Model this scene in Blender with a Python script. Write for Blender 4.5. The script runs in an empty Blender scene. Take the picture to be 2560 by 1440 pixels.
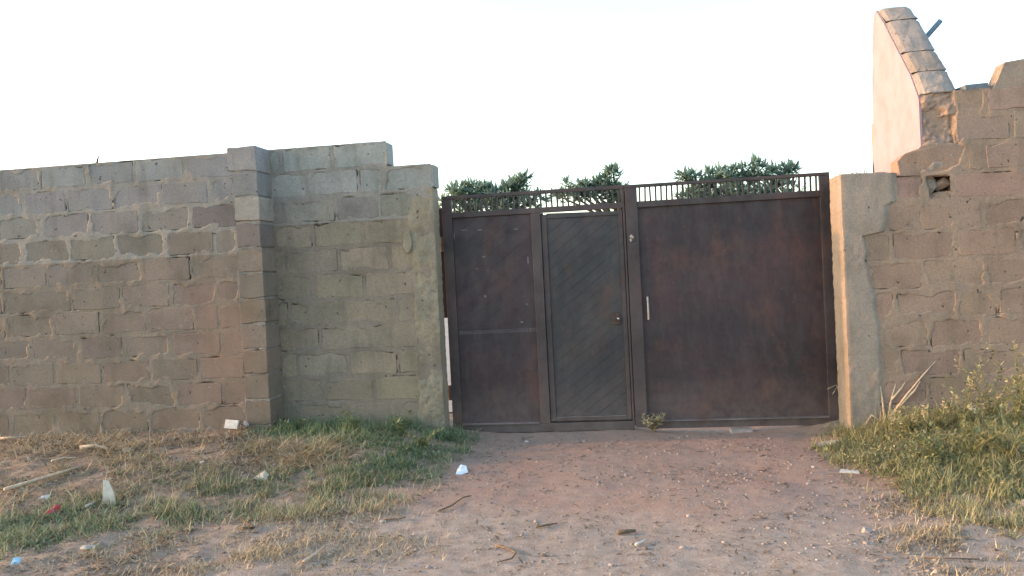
import bpy, bmesh, math, random
import numpy as np
from mathutils import Matrix, Vector

random.seed(7)
rng = np.random.default_rng(7)
S = bpy.context.scene
COL = S.collection
R_ = math.radians

# ------------------------------------------------------------------ camera
YAW, PITCH, ROLL = 0.14296, -0.01928, -0.05066
CAM = np.array([-0.0313, -8.173, 1.614])
FPX = 2050.0


def cam_axes():
    cy, sy = math.cos(YAW), math.sin(YAW)
    F = np.array([-sy * math.cos(PITCH), cy * math.cos(PITCH), math.sin(PITCH)])
    A = np.array([cy, sy, 0.0])
    U = np.cross(A, F)
    c, s = math.cos(ROLL), math.sin(ROLL)
    return A * c + U * s, U * c - A * s, F


AX, AU, AF = cam_axes()
cam = bpy.data.cameras.new("camera")
cam.sensor_width = 36.0
cam.lens = FPX / 2560 * 36.0
cam.clip_start = 0.05
cam.clip_end = 3000
camo = bpy.data.objects.new("camera", cam)
COL.objects.link(camo)
camo.matrix_world = Matrix(((AX[0], AU[0], -AF[0], CAM[0]), (AX[1], AU[1], -AF[1], CAM[1]), (AX[2], AU[2], -AF[2], CAM[2]), (0, 0, 0, 1)))
S.camera = camo

# ------------------------------------------------------------------ sky, sun, exposure
SUN_EL = R_(12.0)
SUN_FRONT = R_(1.3)          # the sun stands almost in the plane of the walls, a touch to the street side
to_sun = Vector((-math.cos(SUN_FRONT) * math.cos(SUN_EL), -math.sin(SUN_FRONT) * math.cos(SUN_EL), math.sin(SUN_EL)))
w = bpy.data.worlds.new("World")
S.world = w
w.use_nodes = True
nt = w.node_tree
sky = nt.nodes.new("ShaderNodeTexSky")
sky.sky_type = 'NISHITA'
sky.sun_disc = False
sky.sun_elevation = SUN_EL
sky.sun_rotation = math.atan2(to_sun.x, to_sun.y)
sky.air_density = 1.0
sky.dust_density = 1.5
sky.ozone_density = 1.0
nt.links.new(sky.outputs[0], nt.nodes["Background"].inputs[0])
nt.nodes["Background"].inputs[1].default_value = 0.15
sun = bpy.data.lights.new("sun", 'SUN')
sun.energy = 0.85
sun.angle = R_(0.6)
sun.color = (1.0, 0.45, 0.19)
suno = bpy.data.objects.new("sun", sun)
COL.objects.link(suno)
suno.rotation_euler = to_sun.to_track_quat('Z', 'Y').to_euler()
S.view_settings.view_transform = 'Standard'
S.view_settings.look = 'None'
S.view_settings.exposure = 2.25
S.view_settings.gamma = 1.0


# ------------------------------------------------------------------ helpers
def ray(x, y):
    return AX * (x - 1280) / FPX + AU * (720 - y) / FPX + AF


def at(x, y, Y):
    d = ray(x, y)
    return CAM + d * ((Y - CAM[1]) / d[1])


def sstep(a, b, t):
    t = np.clip((t - a) / (b - a), 0, 1)
    return t * t * (3 - 2 * t)


_G = rng.random((256, 256))


def noise(x, y, s=1.0):
    """smooth value noise in -1..1"""
    x = np.asarray(x, float) / s + 117.3
    y = np.asarray(y, float) / s + 91.7
    xi, yi = np.floor(x).astype(int), np.floor(y).astype(int)
    fx, fy = x - xi, y - yi
    fx, fy = fx * fx * (3 - 2 * fx), fy * fy * (3 - 2 * fy)
    g = lambda i, j: _G[i % 256, j % 256]
    a = g(xi, yi) * (1 - fx) + g(xi + 1, yi) * fx
    b = g(xi, yi + 1) * (1 - fx) + g(xi + 1, yi + 1) * fx
    return (a * (1 - fy) + b * fy) * 2 - 1


def height(x, y):
    """ground height: a low drive to the gate, raised verges against the walls"""
    x = np.asarray(x, float)
    y = np.asarray(y, float)
    yl = -2.35 + (x + 1.76) * 0.42
    yl = np.clip(yl, -6, -2.0)
    up = sstep(0, 1, (y - yl) / (-0.75 - yl))
    left = 0.19 * up * sstep(-1.35, -2.5, x)
    right = (0.13 * sstep(1.45, 2.3, x) + 0.10 * sstep(2.0, 3.2, x)) * sstep(-2.9, -1.2, y)
    h = left + right
    h = h + 0.016 * noise(x, y, 0.9) + 0.008 * noise(x, y, 0.33)
    rough = 0.25 + 0.75 * np.clip(sstep(-1.2, -2.2, x) + sstep(1.5, 2.2, x), 0, 1)
    h = h + rough * (0.012 * noise(x, y, 0.16) + 0.007 * noise(x, y, 0.07))
    h = h + 0.0035 * noise(x, y, 0.055)
    # washed-out dip under the right gate leaf
    h = h - 0.022 * np.exp(-((x - 0.95) / 0.5) ** 2 - ((y + 0.02) / 0.3) ** 2)
    return h - 0.012


def gp(px, py):
    """the ground point seen at photo pixel px, py"""
    z = 0.0
    for _ in range(12):
        d = ray(px, py)
        q = CAM + d * ((z - CAM[2]) / d[2])
        z = float(height(q[0], q[1]))
    return np.array([q[0], q[1], z])


def link(o, parent=None):
    COL.objects.link(o)
    if parent is not None:
        o.parent = parent
    return o


def tag(o, label=None, cat=None, group=None, kind=None):
    for k, v in (("label", label), ("category", cat), ("group", group), ("kind", kind)):
        if v:
            o[k] = v
    return o


def empty(name, loc, label=None, cat=None, group=None):
    o = bpy.data.objects.new(name, None)
    o.empty_display_size = 0.1
    o.location = loc
    link(o)
    return tag(o, label, cat, group)


def mesh_obj(name, verts, faces, mat, parent=None, smooth=False, loc=None):
    me = bpy.data.meshes.new(name)
    me.from_pydata([tuple(map(float, v)) for v in verts], [], faces)
    me.materials.append(mat)
    if smooth:
        me.polygons.foreach_set("use_smooth", [True] * len(me.polygons))
    me.update()
    o = bpy.data.objects.new(name, me)
    if loc is not None:
        o.location = loc
    return link(o, parent)


def fast_mesh(name, V, Q, mat, smooth=False):
    """V (n,3), Q (m,k) numpy arrays"""
    me = bpy.data.meshes.new(name)
    m, k = Q.shape
    me.vertices.add(len(V))
    me.vertices.foreach_set("co", np.ascontiguousarray(V, dtype=np.float32).ravel())
    me.loops.add(m * k)
    me.loops.foreach_set("vertex_index", np.ascontiguousarray(Q, dtype=np.int32).ravel())
    me.polygons.add(m)
    me.polygons.foreach_set("loop_start", np.arange(0, m * k, k, dtype=np.int32))
    if smooth:
        me.polygons.foreach_set("use_smooth", np.ones(m, dtype=bool))
    me.materials.append(mat)
    me.update(calc_edges=True)
    return me


def box(bm, x0, x1, y0, y1, z0, z1, bev=0.0):
    vs = [bm.verts.new(p) for p in ((x0, y0, z0), (x1, y0, z0), (x1, y1, z0), (x0, y1, z0), (x0, y0, z1), (x1, y0, z1), (x1, y1, z1), (x0, y1, z1))]
    fs = [bm.faces.new([vs[i] for i in f]) for f in ((0, 3, 2, 1), (4, 5, 6, 7), (0, 1, 5, 4), (1, 2, 6, 5), (2, 3, 7, 6), (3, 0, 4, 7))]
    if bev > 0:
        es = list({e for f in fs for e in f.edges})
        bmesh.ops.bevel(bm, geom=es, offset=bev, segments=2, profile=0.6, affect='EDGES', clamp_overlap=True)


def tube(bm, pts, radii, n=6, caps=True):
    pts = [Vector(p) for p in pts]
    if not hasattr(radii, '__len__'):
        radii = [radii] * len(pts)
    rings = []
    for i, p in enumerate(pts):
        t = (pts[min(i + 1, len(pts) - 1)] - pts[max(i - 1, 0)]).normalized()
        a = t.cross(Vector((0.31, 0.2, 0.93)))
        if a.length < 1e-3:
            a = t.cross(Vector((1, 0, 0)))
        a.normalize()
        b = t.cross(a)
        rings.append([bm.verts.new(p + (a * math.cos(k * 2 * math.pi / n) + b * math.sin(k * 2 * math.pi / n)) * radii[i]) for k in range(n)])
    for r0, r1 in zip(rings, rings[1:]):
        for k in range(n):
            bm.faces.new((r0[k], r0[(k + 1) % n], r1[(k + 1) % n], r1[k]))
    if caps:
        bm.faces.new(rings[0][::-1])
        bm.faces.new(rings[-1])


def bm_obj(name, bm, mat, parent=None, smooth=False, loc=None):
    bmesh.ops.recalc_face_normals(bm, faces=bm.faces[:])
    me = bpy.data.meshes.new(name)
    bm.to_mesh(me)
    bm.free()
    me.materials.append(mat)
    if smooth:
        me.polygons.foreach_set("use_smooth", [True] * len(me.polygons))
    o = bpy.data.objects.new(name, me)
    if loc is not None:
        o.location = loc
    return link(o, parent)


def part_box(name, x0, x1, y0, y1, z0, z1, mat, parent, bev=0.004):
    bm = bmesh.new()
    box(bm, x0, x1, y0, y1, z0, z1, bev)
    return bm_obj(name, bm, mat, parent)


# ------------------------------------------------------------------ materials
class M:
    def __init__(s, name, rough=0.9, spec=0.3):
        s.m = bpy.data.materials.new(name)
        s.m.use_nodes = True
        s.t = s.m.node_tree
        s.b = s.t.nodes["Principled BSDF"]
        s.b.inputs["Roughness"].default_value = rough
        s.b.inputs["Specular IOR Level"].default_value = spec

    def n(s, typ, **kw):
        nd = s.t.nodes.new(typ)
        for k, v in kw.items():
            setattr(nd, k, v)
        return nd

    def l(s, a, b):
        s.t.links.new(a, b)

    def coord(s, which="Object"):
        return s.n("ShaderNodeTexCoord").outputs[which]

    def geo(s):
        return s.n("ShaderNodeNewGeometry").outputs["Position"]

    def noise(s, scale, detail=4, rough=0.6, vec=None, stretch=None):
        nd = s.n("ShaderNodeTexNoise")
        nd.inputs["Scale"].default_value = scale
        nd.inputs["Detail"].default_value = detail
        nd.inputs["Roughness"].default_value = rough
        v = vec if vec is not None else s.geo()
        if stretch:
            mp = s.n("ShaderNodeMapping")
            mp.inputs["Scale"].default_value = stretch
            s.l(v, mp.inputs["Vector"])
            v = mp.outputs[0]
        s.l(v, nd.inputs["Vector"])
        return nd.outputs["Fac"]

    def ramp(s, fac, stops):
        nd = s.n("ShaderNodeValToRGB")
        e = nd.color_ramp.elements
        while len(e) < len(stops):
            e.new(0.5)
        for el, (p, c) in zip(e, stops):
            el.position = p
            el.color = (c[0], c[1], c[2], 1) if hasattr(c, '__len__') else (c, c, c, 1)
        s.l(fac, nd.inputs[0])
        return nd.outputs[0]

    def mix(s, fac, a, b, blend='MIX'):
        nd = s.n("ShaderNodeMix", data_type='RGBA', blend_type=blend)
        for v, sock in ((fac, nd.inputs[0]), (a, nd.inputs[6]), (b, nd.inputs[7])):
            if hasattr(v, 'links'):
                s.l(v, sock)
            elif hasattr(v, '__len__'):
                sock.default_value = (v[0], v[1], v[2], 1)
            else:
                sock.default_value = v
        return nd.outputs[2]

    def color(s, c):
        if hasattr(c, 'links'):
            s.l(c, s.b.inputs["Base Color"])
        else:
            s.b.inputs["Base Color"].default_value = (c[0], c[1], c[2], 1)
        return s

    def rough(s, c):
        s.l(c, s.b.inputs["Roughness"])

    def bump(s, h, strength=0.5, dist=0.01):
        nd = s.n("ShaderNodeBump")
        nd.inputs["Strength"].default_value = strength
        nd.inputs["Distance"].default_value = dist
        s.l(h, nd.inputs["Height"])
        s.l(nd.outputs[0], s.b.inputs["Normal"])


def masonry(name, use_obj=True, base=(0.3, 0.29, 0.26), streak=0.5):
    """weathered sandcrete: own tint, coarse grain, pits and rain-dirt"""
    k = M(name, 0.95, 0.15)
    if use_obj:
        c0 = k.n("ShaderNodeObjectInfo").outputs["Color"]
    else:
        c0 = base
    big = k.ramp(k.noise(3.1, 4, 0.6), [(0.3, (0.78, 0.78, 0.76)), (0.5, (1, 1, 1)), (0.72, (1.16, 1.13, 1.08))])
    c = k.mix(1.0, c0, big, 'MULTIPLY')
    fine = k.ramp(k.noise(55, 5, 0.7), [(0.3, (0.72, 0.72, 0.72)), (0.55, (1, 1, 1)), (0.75, (1.18, 1.17, 1.15))])
    c = k.mix(0.8, c, fine, 'MULTIPLY')
    drip = k.ramp(k.noise(2.2, 5, 0.65, stretch=(3.2, 3.2, 0.55)), [(0.52, 0.0), (0.74, streak)])
    c = k.mix(drip, c, (0.105, 0.095, 0.07))
    # laterite stain, splashed and soaked in near the pilaster
    sub = k.n("ShaderNodeVectorMath", operation='SUBTRACT')
    k.l(k.geo(), sub.inputs[0])
    sub.inputs[1].default_value = (-4.0, -0.6, 1.0)
    scl = k.n("ShaderNodeVectorMath", operation='MULTIPLY')
    k.l(sub.outputs[0], scl.inputs[0])
    scl.inputs[1].default_value = (1.25, 3.0, 0.62)
    ln = k.n("ShaderNodeVectorMath", operation='LENGTH')
    k.l(scl.outputs[0], ln.inputs[0])
    wv = k.n("ShaderNodeMath", operation='MULTIPLY_ADD')
    k.l(k.noise(2.6, 4, 0.6), wv.inputs[0])
    wv.inputs[1].default_value = 0.8
    k.l(ln.outputs["Value"], wv.inputs[2])
    c = k.mix(k.ramp(wv.outputs[0], [(0.42, 0.55), (1.0, 0.0)]), c, (0.27, 0.165, 0.115))
    blot = k.ramp(k.noise(1.1, 5, 0.65), [(0.5, 0.0), (0.75, 0.35)])
    c = k.mix(blot, c, (0.22, 0.16, 0.11))
    pn = k.noise(24, 1.5, 0.5)
    pits = k.ramp(pn, [(0.235, 0.9), (0.285, 0.0)])
    c = k.mix(pits, c, (0.06, 0.055, 0.05))
    pale = k.ramp(k.noise(31, 2, 0.5), [(0.73, 0.0), (0.77, 0.55)])
    c = k.mix(pale, c, (0.36, 0.33, 0.28))
    k.color(c)
    hb = k.n("ShaderNodeMath", operation='ADD')
    k.l(k.noise(14, 4, 0.6), hb.inputs[0])
    k.l(k.noise(90, 4, 0.7), hb.inputs[1])
    hc = k.n("ShaderNodeMath", operation='MULTIPLY_ADD')
    k.l(k.ramp(pn, [(0.22, 0.0), (0.30, 1.0)]), hc.inputs[0])
    hc.inputs[1].default_value = 1.6
    k.l(hb.outputs[0], hc.inputs[2])
    k.bump(hc.outputs[0], 0.55, 0.006)
    return k.m


MAT_BLOCK = masonry("sandcrete_block")
MAT_MORTAR_G = masonry("cement_mortar_grey", False, (0.262, 0.238, 0.208), 0.4)
MAT_MORTAR_O = masonry("cement_mortar_olive", False, (0.220, 0.180, 0.143), 0.45)
MAT_MORTAR_W = masonry("cement_mortar_warm", False, (0.296, 0.215, 0.160), 0.3)
MAT_RENDER_G = masonry("cement_render_grey", False, (0.262, 0.225, 0.162), 0.5)
MAT_RENDER_W = masonry("cement_render_warm", False, (0.285, 0.236, 0.192), 0.35)


def m_plaster():
    k = M("cream_plaster", 0.9, 0.2)
    c = k.ramp(k.noise(4, 5, 0.6), [(0.35, (0.29, 0.205, 0.22)), (0.6, (0.33, 0.245, 0.275))])
    c = k.mix(k.ramp(k.noise(3, 4, stretch=(4, 4, 0.5)), [(0.55, 0.0), (0.8, 0.4)]), c, (0.25, 0.19, 0.17))
    k.color(c)
    k.bump(k.noise(40, 4), 0.3, 0.004)
    return k.m


MAT_PLASTER = m_plaster()


def m_paint(name, a, b, rough=0.42, wear=0.62):
    k = M(name, rough, 0.5)
    c = k.ramp(k.noise(1.7, 5, 0.62), [(0.38, a), (0.62, b)])
    c = k.mix(k.ramp(k.noise(1.25, 5, 0.65), [(0.42, 0.0), (0.6, 0.7)]), c, [x * 0.42 for x in a])
    rust = k.ramp(k.noise(2.6, 6, 0.7, stretch=(1, 1, 0.6)), [(0.52, 0.0), (0.68, 0.62)])
    c = k.mix(rust, c, (0.095, 0.038, 0.024))
    runs = k.ramp(k.noise(9, 4, 0.6, stretch=(4, 4, 0.25)), [(0.58, 0.0), (0.72, 0.45)])
    c = k.mix(runs, c, (0.018, 0.015, 0.016))
    dust = k.ramp(k.noise(5, 6, 0.7, stretch=(1.6, 1.6, 0.5)), [(0.45, 0.0), (0.8, 0.35)])
    c = k.mix(dust, c, (0.095, 0.076, 0.07))
    # dust thrown up from the drive
    sp = k.n("ShaderNodeSeparateXYZ")
    k.l(k.geo(), sp.inputs[0])
    mr = k.n("ShaderNodeMapRange")
    mr.inputs["From Min"].default_value = 0.55
    mr.inputs["From Max"].default_value = 0.0
    k.l(sp.outputs[2], mr.inputs["Value"])
    mm = k.n("ShaderNodeMath", operation='MULTIPLY')
    k.l(mr.outputs[0], mm.inputs[0])
    k.l(k.ramp(k.noise(9, 5, 0.7), [(0.3, 0.15), (0.75, 0.75)]), mm.inputs[1])
    c = k.mix(mm.outputs[0], c, (0.17, 0.125, 0.105))
    chips = k.ramp(k.noise(38, 6, 0.72), [(wear + 0.1, 0.0), (wear + 0.14, 0.8)])
    c = k.mix(chips, c, (0.26, 0.23, 0.23))
    k.color(c)
    k.rough(k.ramp(k.noise(7, 5, 0.65), [(0.3, rough - 0.12), (0.75, rough + 0.3)]))
    k.bump(k.noise(5, 3), 0.25, 0.01)
    return k.m


MAT_GATE = m_paint("maroon_gate_paint", (0.026, 0.016, 0.021), (0.052, 0.023, 0.026), 0.46, 0.58)
MAT_FRAME = m_paint("gate_frame_paint", (0.042, 0.030, 0.031), (0.066, 0.044, 0.042), 0.5, 0.58)
MAT_DOOR = m_paint("sky_blued_door_paint", (0.026, 0.027, 0.032), (0.046, 0.038, 0.038), 0.40, 0.6)  # blue of the sky's reflection on the door is mixed into this paint
MAT_LEDGE2 = m_paint("weld_strip_paint", (0.060, 0.045, 0.050), (0.085, 0.065, 0.066), 0.55, 0.5)
MAT_LEDGE = m_paint("dusty_ledge_paint", (0.16, 0.14, 0.14), (0.24, 0.21, 0.20), 0.5)


def m_simple(name, col, rough=0.8, var=0.25, spec=0.3, metal=0.0, scale=30):
    k = M(name, rough, spec)
    lo = [max(0, x * (1 - var)) for x in col]
    hi = [min(1, x * (1 + var)) for x in col]
    k.color(k.ramp(k.noise(scale, 4, 0.6), [(0.3, lo), (0.7, hi)]))
    k.b.inputs["Metallic"].default_value = metal
    k.bump(k.noise(scale * 2, 3), 0.2, 0.004)
    return k.m


MAT_FLAKE = m_simple("bare_primer", (0.155, 0.135, 0.14), 0.7, 0.35)
MAT_STEEL = m_simple("bare_steel", (0.5, 0.5, 0.5), 0.35, 0.2, 0.5, 0.8)
MAT_RUST = m_simple("rusty_iron", (0.07, 0.045, 0.035), 0.8, 0.4)
MAT_BARK = m_simple("bark", (0.12, 0.085, 0.06), 0.9, 0.3)
MAT_STICK = m_simple("pale_stick", (0.44, 0.35, 0.25), 0.85, 0.25)
MAT_TWIG = m_simple("brown_twig", (0.13, 0.095, 0.065), 0.9, 0.35)
MAT_STONE = m_simple("stone", (0.34, 0.28, 0.24), 0.9, 0.3)
MAT_PALESTONE = m_simple("pale_stone", (0.40, 0.35, 0.30), 0.9, 0.2)
MAT_PAPER = m_simple("white_card", (0.50, 0.47, 0.42), 0.8, 0.2)
MAT_SACHET = m_simple("blue_white_film", (0.46, 0.58, 0.68), 0.4, 0.25, 0.5, 0, 25)
MAT_CYAN = m_simple("light_blue_plastic", (0.26, 0.43, 0.52), 0.5, 0.25)
MAT_RED = m_simple("red_plastic_film", (0.36, 0.03, 0.04), 0.45, 0.3, 0.5, 0, 25)
MAT_POLE = m_simple("blue_grey_pole_paint", (0.13, 0.19, 0.25), 0.5, 0.15)
MAT_DARKTILE = m_simple("dark_tile", (0.14, 0.16, 0.17), 0.8, 0.2)
MAT_SHARD = m_simple("pale_shard", (0.42, 0.39, 0.32), 0.6, 0.12)


def m_leaf(name, dark, light, trans=0.25, rough=0.6):
    k = M(name, rough, 0.25)
    rnd = k.n("ShaderNodeAttribute")
    rnd.attribute_name = "tint"
    c = k.ramp(rnd.outputs["Fac"], [(0.0, dark), (0.6, [(a + b) / 2 for a, b in zip(dark, light)]), (1.0, light)])
    k.color(c)
    tr = k.n("ShaderNodeBsdfTranslucent")
    k.l(c, tr.inputs["Color"])
    mx = k.n("ShaderNodeMixShader")
    mx.inputs[0].default_value = trans
    k.l(k.b.outputs[0], mx.inputs[1])
    k.l(tr.outputs[0], mx.inputs[2])
    k.l(mx.outputs[0], k.t.nodes["Material Output"].inputs["Surface"])
    return k.m


MAT_TREELEAF = m_leaf("tree_leaf", (0.13, 0.195, 0.15), (0.29, 0.38, 0.27), 0.65)  # leaf tones lightened to put haze and backlight into the colour
MAT_GRASS = m_leaf("green_grass", (0.095, 0.15, 0.075), (0.31, 0.37, 0.19))
MAT_DRY = m_leaf("dry_grass", (0.23, 0.175, 0.10), (0.60, 0.49, 0.31), 0.2, 0.8)
MAT_BANK = m_leaf("bank_grass", (0.13, 0.16, 0.07), (0.48, 0.44, 0.225))
MAT_LITTER = m_leaf("leaf_litter", (0.11, 0.08, 0.055), (0.48, 0.38, 0.27), 0.05, 0.9)
MAT_SEED = m_leaf("seed_head", (0.30, 0.24, 0.13), (0.62, 0.54, 0.36), 0.3, 0.8)


def m_ground():
    k = M("laterite_ground", 0.95, 0.1)
    at_ = k.n("ShaderNodeAttribute")
    at_.attribute_name = "soil"
    sp = k.n("ShaderNodeSeparateColor")
    k.l(at_.outputs["Color"], sp.inputs[0])
    n1 = k.noise(1.3, 5, 0.6)
    n2 = k.noise(11, 6, 0.7)
    n3 = k.noise(70, 4, 0.7)
    drive = k.ramp(n1, [(0.3, (0.32, 0.248, 0.20)), (0.5, (0.338, 0.244, 0.19)), (0.68, (0.352, 0.236, 0.178))])
    grey = k.ramp(n2, [(0.3, (0.285, 0.235, 0.185)), (0.7, (0.39, 0.325, 0.262))])
    humus = k.ramp(n2, [(0.3, (0.18, 0.132, 0.092)), (0.55, (0.30, 0.225, 0.16)), (0.75, (0.40, 0.305, 0.225))])
    c = k.mix(sp.outputs[1], drive, grey)
    c = k.mix(sp.outputs[0], c, humus)
    c = k.mix(0.75, c, k.ramp(n2, [(0.3, (0.82, 0.8, 0.79)), (0.7, (1.12, 1.12, 1.12))]), 'MULTIPLY')
    c = k.mix(0.85, c, k.ramp(n3, [(0.3, (0.72, 0.7, 0.69)), (0.5, (1, 1, 1)), (0.72, (1.2, 1.2, 1.2))]), 'MULTIPLY')
    k.color(c)
    hb = k.n("ShaderNodeMath", operation='ADD')
    k.l(n2, hb.inputs[0])
    k.l(n3, hb.inputs[1])
    k.bump(hb.outputs[0], 0.6, 0.02)
    return k.m


MAT_GROUND = m_ground()
MAT_YARD = m_simple("pale_yard_floor", (0.34, 0.29, 0.24), 0.9, 0.12, 0.2, 0, 3)

# ------------------------------------------------------------------ ground (one sheet to the horizon)


def lines(a, b, step, far):
    mid = np.arange(a, b + 1e-6, step)
    g, d, x = [], step, 0.0
    while x < far:
        d *= 1.35
        x += d
        g.append(x)
    g = np.array(g)
    return np.concatenate([(a - g)[::-1], mid, b + g])


gx = lines(-8.0, 4.6, 0.035, 900)
gy = lines(-6.5, 0.6, 0.035, 900)
XX, YY = np.meshgrid(gx, gy)
ZZ = height(XX, YY)
far_ = np.clip(np.maximum(np.abs(XX + 1.7) - 6.3, np.abs(YY + 3) - 3.6) / 3, 0, 1)
far_b = np.clip((YY - 0.2) / 0.6, 0, 1)
ZZ = ZZ * (1 - np.maximum(far_, far_b)) - 0.02 * np.maximum(far_, far_b)
V = np.stack([XX, YY, ZZ], -1).reshape(-1, 3)
nx_, ny_ = len(gx), len(gy)
idx = np.arange(nx_ * ny_).reshape(ny_, nx_)
Q = np.stack([idx[:-1, :-1], idx[:-1, 1:], idx[1:, 1:], idx[1:, :-1]], -1).reshape(-1, 4)
me = fast_mesh("ground", V, Q, MAT_GROUND, True)
ca = me.color_attributes.new("soil", 'FLOAT_COLOR', 'POINT')
x_, y_ = V[:, 0], V[:, 1]
yl_ = np.clip(-2.35 + (x_ + 1.76) * 0.42, -6, -2.0)
hum = sstep(-0.25, 0.5, (y_ - yl_) + 0.35 * noise(x_, y_, 0.5)) * sstep(-1.3, -2.1, x_ + 0.3 * noise(x_, y_, 0.6))
hum = np.maximum(hum, sstep(1.3, 2.2, x_ + 0.35 * noise(x_, y_, 0.5)) * sstep(-3.6, -2.2, y_ + 0.4 * noise(x_, y_, 0.7)))
hum = np.maximum(hum, 0.55 * sstep(-2.0, -3.0, x_ + 0.5 * noise(x_, y_, 0.7)))
gre = sstep(-2.3, -3.3, y_ + 0.7 * noise(x_, y_, 0.8)) * 0.85
cc = np.ones((len(V), 4), np.float32)
cc[:, 0], cc[:, 1], cc[:, 2] = hum, gre, 0
ca.data.foreach_set("color", cc.ravel())
g = bpy.data.objects.new("ground", me)
link(g)
g["kind"] = "structure"

yard = mesh_obj("yard", [(-30, 1.3, -0.004), (14, 1.3, -0.004), (14, 40, -0.004), (-30, 40, -0.004)], [(0, 1, 2, 3)], MAT_YARD)
yard["kind"] = "structure"

# ------------------------------------------------------------------ masonry
BLOCKS = []
for v in range(16):
    rr = random.Random(100 + v)
    outline = []
    n_side = {'b': 4, 'r': 2, 't': 4, 'l': 2}
    c = 0.022
    raw = [(-.5 + c, -.5), (-.17, -.5), (.17, -.5), (.5 - c, -.5), (.5, -.5 + 2 * c), (.5, .5 - 2 * c), (.5 - c, .5), (.17, .5), (-.17, .5), (-.5 + c, .5), (-.5, .5 - 2 * c), (-.5, -.5 + 2 * c)]
    for (x, z) in raw:
        outline.append((x + rr.uniform(-.016, .016), z + rr.uniform(-.042, .042)))
    if v % 5 == 0:     # a knocked-off corner
        i = rr.choice([0, 3, 6, 9])
        outline[i] = (outline[i][0] * 0.86, outline[i][1] * 0.82)
    n = len(outline)
    vs = [(x, 0.20, z) for x, z in outline] + [(x, 0.005, z) for x, z in outline]
    vs += [(x - math.copysign(0.012, x), 0.0 + rr.uniform(0, .0015), z - math.copysign(0.024, z)) for x, z in outline]
    fs = [tuple(range(n))]
    for i in range(n):
        j = (i + 1) % n
        fs.append((i, n + i, n + j, j))
        fs.append((n + i, 2 * n + i, 2 * n + j, n + j))
    fs.append(tuple(range(2 * n, 3 * n))[::-1])
    m_ = bpy.data.meshes.new("block")
    m_.from_pydata(vs, [], fs)
    m_.materials.append(MAT_BLOCK)
    bm = bmesh.new()
    bm.from_mesh(m_)
    bmesh.ops.recalc_face_normals(bm, faces=bm.faces[:])
    bm.to_mesh(m_)
    bm.free()
    BLOCKS.append(m_)


def put_block(parent, x0, x1, z0, z1, Y, tint, depth=None, proud=0.003):
    o = bpy.data.objects.new("block", random.choice(BLOCKS))
    link(o, parent)
    o.location = ((x0 + x1) / 2, Y + random.uniform(-proud, proud), (z0 + z1) / 2)
    o.scale = (x1 - x0, (depth or 0.2) / 0.2, z1 - z0)
    o.rotation_euler = (random.uniform(-.008, .008), random.uniform(-.008, .008), random.uniform(-.005, .005))
    j = random.uniform(0.92, 1.08)
    t = [max(0.03, c * j * random.uniform(0.97, 1.03)) for c in tint]
    o.color = (t[0], t[1], t[2], 1)
    return o


def mortar_sheet(name, parent, x0, x1, z0, z1, Y, joints, mat, top=None, hole=None, cell=0.0125, lo=-0.002, hi=0.004):
    """mortar: squeezed out and uneven at the joints, hidden behind the blocks elsewhere.
    joints: list of (xa, xb, za, zb) block rectangles"""
    nx = int((x1 - x0) / cell) + 1
    nz = int((z1 - z0) / cell) + 1
    X, Z = np.meshgrid(np.linspace(x0, x1, nx), np.linspace(z0, z1, nz))
    dist = np.full(X.shape, -1.0)            # depth inside the nearest block (positive = inside)
    for (a, b, c, d) in joints:
        ins = np.minimum(np.minimum(X - a, b - X), np.minimum(Z - c, d - Z))
        dist = np.maximum(dist, ins)
    wob = 0.020 + 0.030 * noise(X, Z, 0.13) + 0.014 * noise(X, Z, 0.045)
    face = (lo + hi) / 2 + (hi - lo) * 0.75 * noise(X + 5, Z, 0.10) + 0.002 * noise(X, Z + 9, 0.03)
    k = sstep(0.0, 0.022, dist - wob)
    D = face * (1 - k) + 0.05 * k
    Vv = np.stack([X, Y + D, Z], -1).reshape(-1, 3)
    id_ = np.arange(nx * nz).reshape(nz, nx)
    q = np.stack([id_[:-1, :-1], id_[:-1, 1:], id_[1:, 1:], id_[1:, :-1]], -1)
    if top is not None:
        xc = (X[:-1, :-1] + X[1:, 1:]) / 2
        zc = (Z[:-1, :-1] + Z[1:, 1:]) / 2
        keep = zc < top(xc)
        if hole:
            keep &= ~((xc > hole[0]) & (xc < hole[1]) & (zc > hole[2]) & (zc < hole[3]))
        q = q[keep]
    else:
        q = q.reshape(-1, 4)
    o = bpy.data.objects.new(name, fast_mesh(name, Vv, q, mat, True))
    return link(o, parent)


GAP = 0.036     # joint width


def course(parent, rects, px, y_px, Y, z0, z1, tint_fn, proud=0.003):
    """px: joint pixels from left to right (bounds included), or metres when x_start is given"""
    xs = list(px)
    for a, b in zip(xs, xs[1:]):
        if b - a < 0.03:
            continue
        g2 = GAP * random.uniform(0.35, 0.62)
        r = (a + g2, b - g2, z0 + GAP * random.uniform(0.35, 0.6), z1 - GAP * random.uniform(0.35, 0.6))
        rects.append(r)
        put_block(parent, *r, Y, tint_fn((a + b) / 2, (z0 + z1) / 2), proud=proud)


# ---- front wall left of the drive (section standing forward, with end pilaster)
YF, YS, YR = -0.60, -0.30, -0.60


def zx(px_list, z, Y):
    """pixels of vertical joints -> X on plane Y at height z"""
    out = []
    for p in px_list:
        y = 700.0
        for _ in range(8):
            q = at(p, y, Y)
            y += (q[2] - z) * 250
        out.append(float(q[0]))
    return out


GREYT = (0.222, 0.216, 0.210)
MID = (0.200, 0.168, 0.143)
OLIVE = (0.196, 0.152, 0.118)
REDD = (0.236, 0.150, 0.118)
DARK = (0.135, 0.117, 0.114)


def lerp3(a, b, t):
    t = min(1, max(0, t))
    return tuple(x * (1 - t) + y * t for x, y in zip(a, b))


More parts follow.
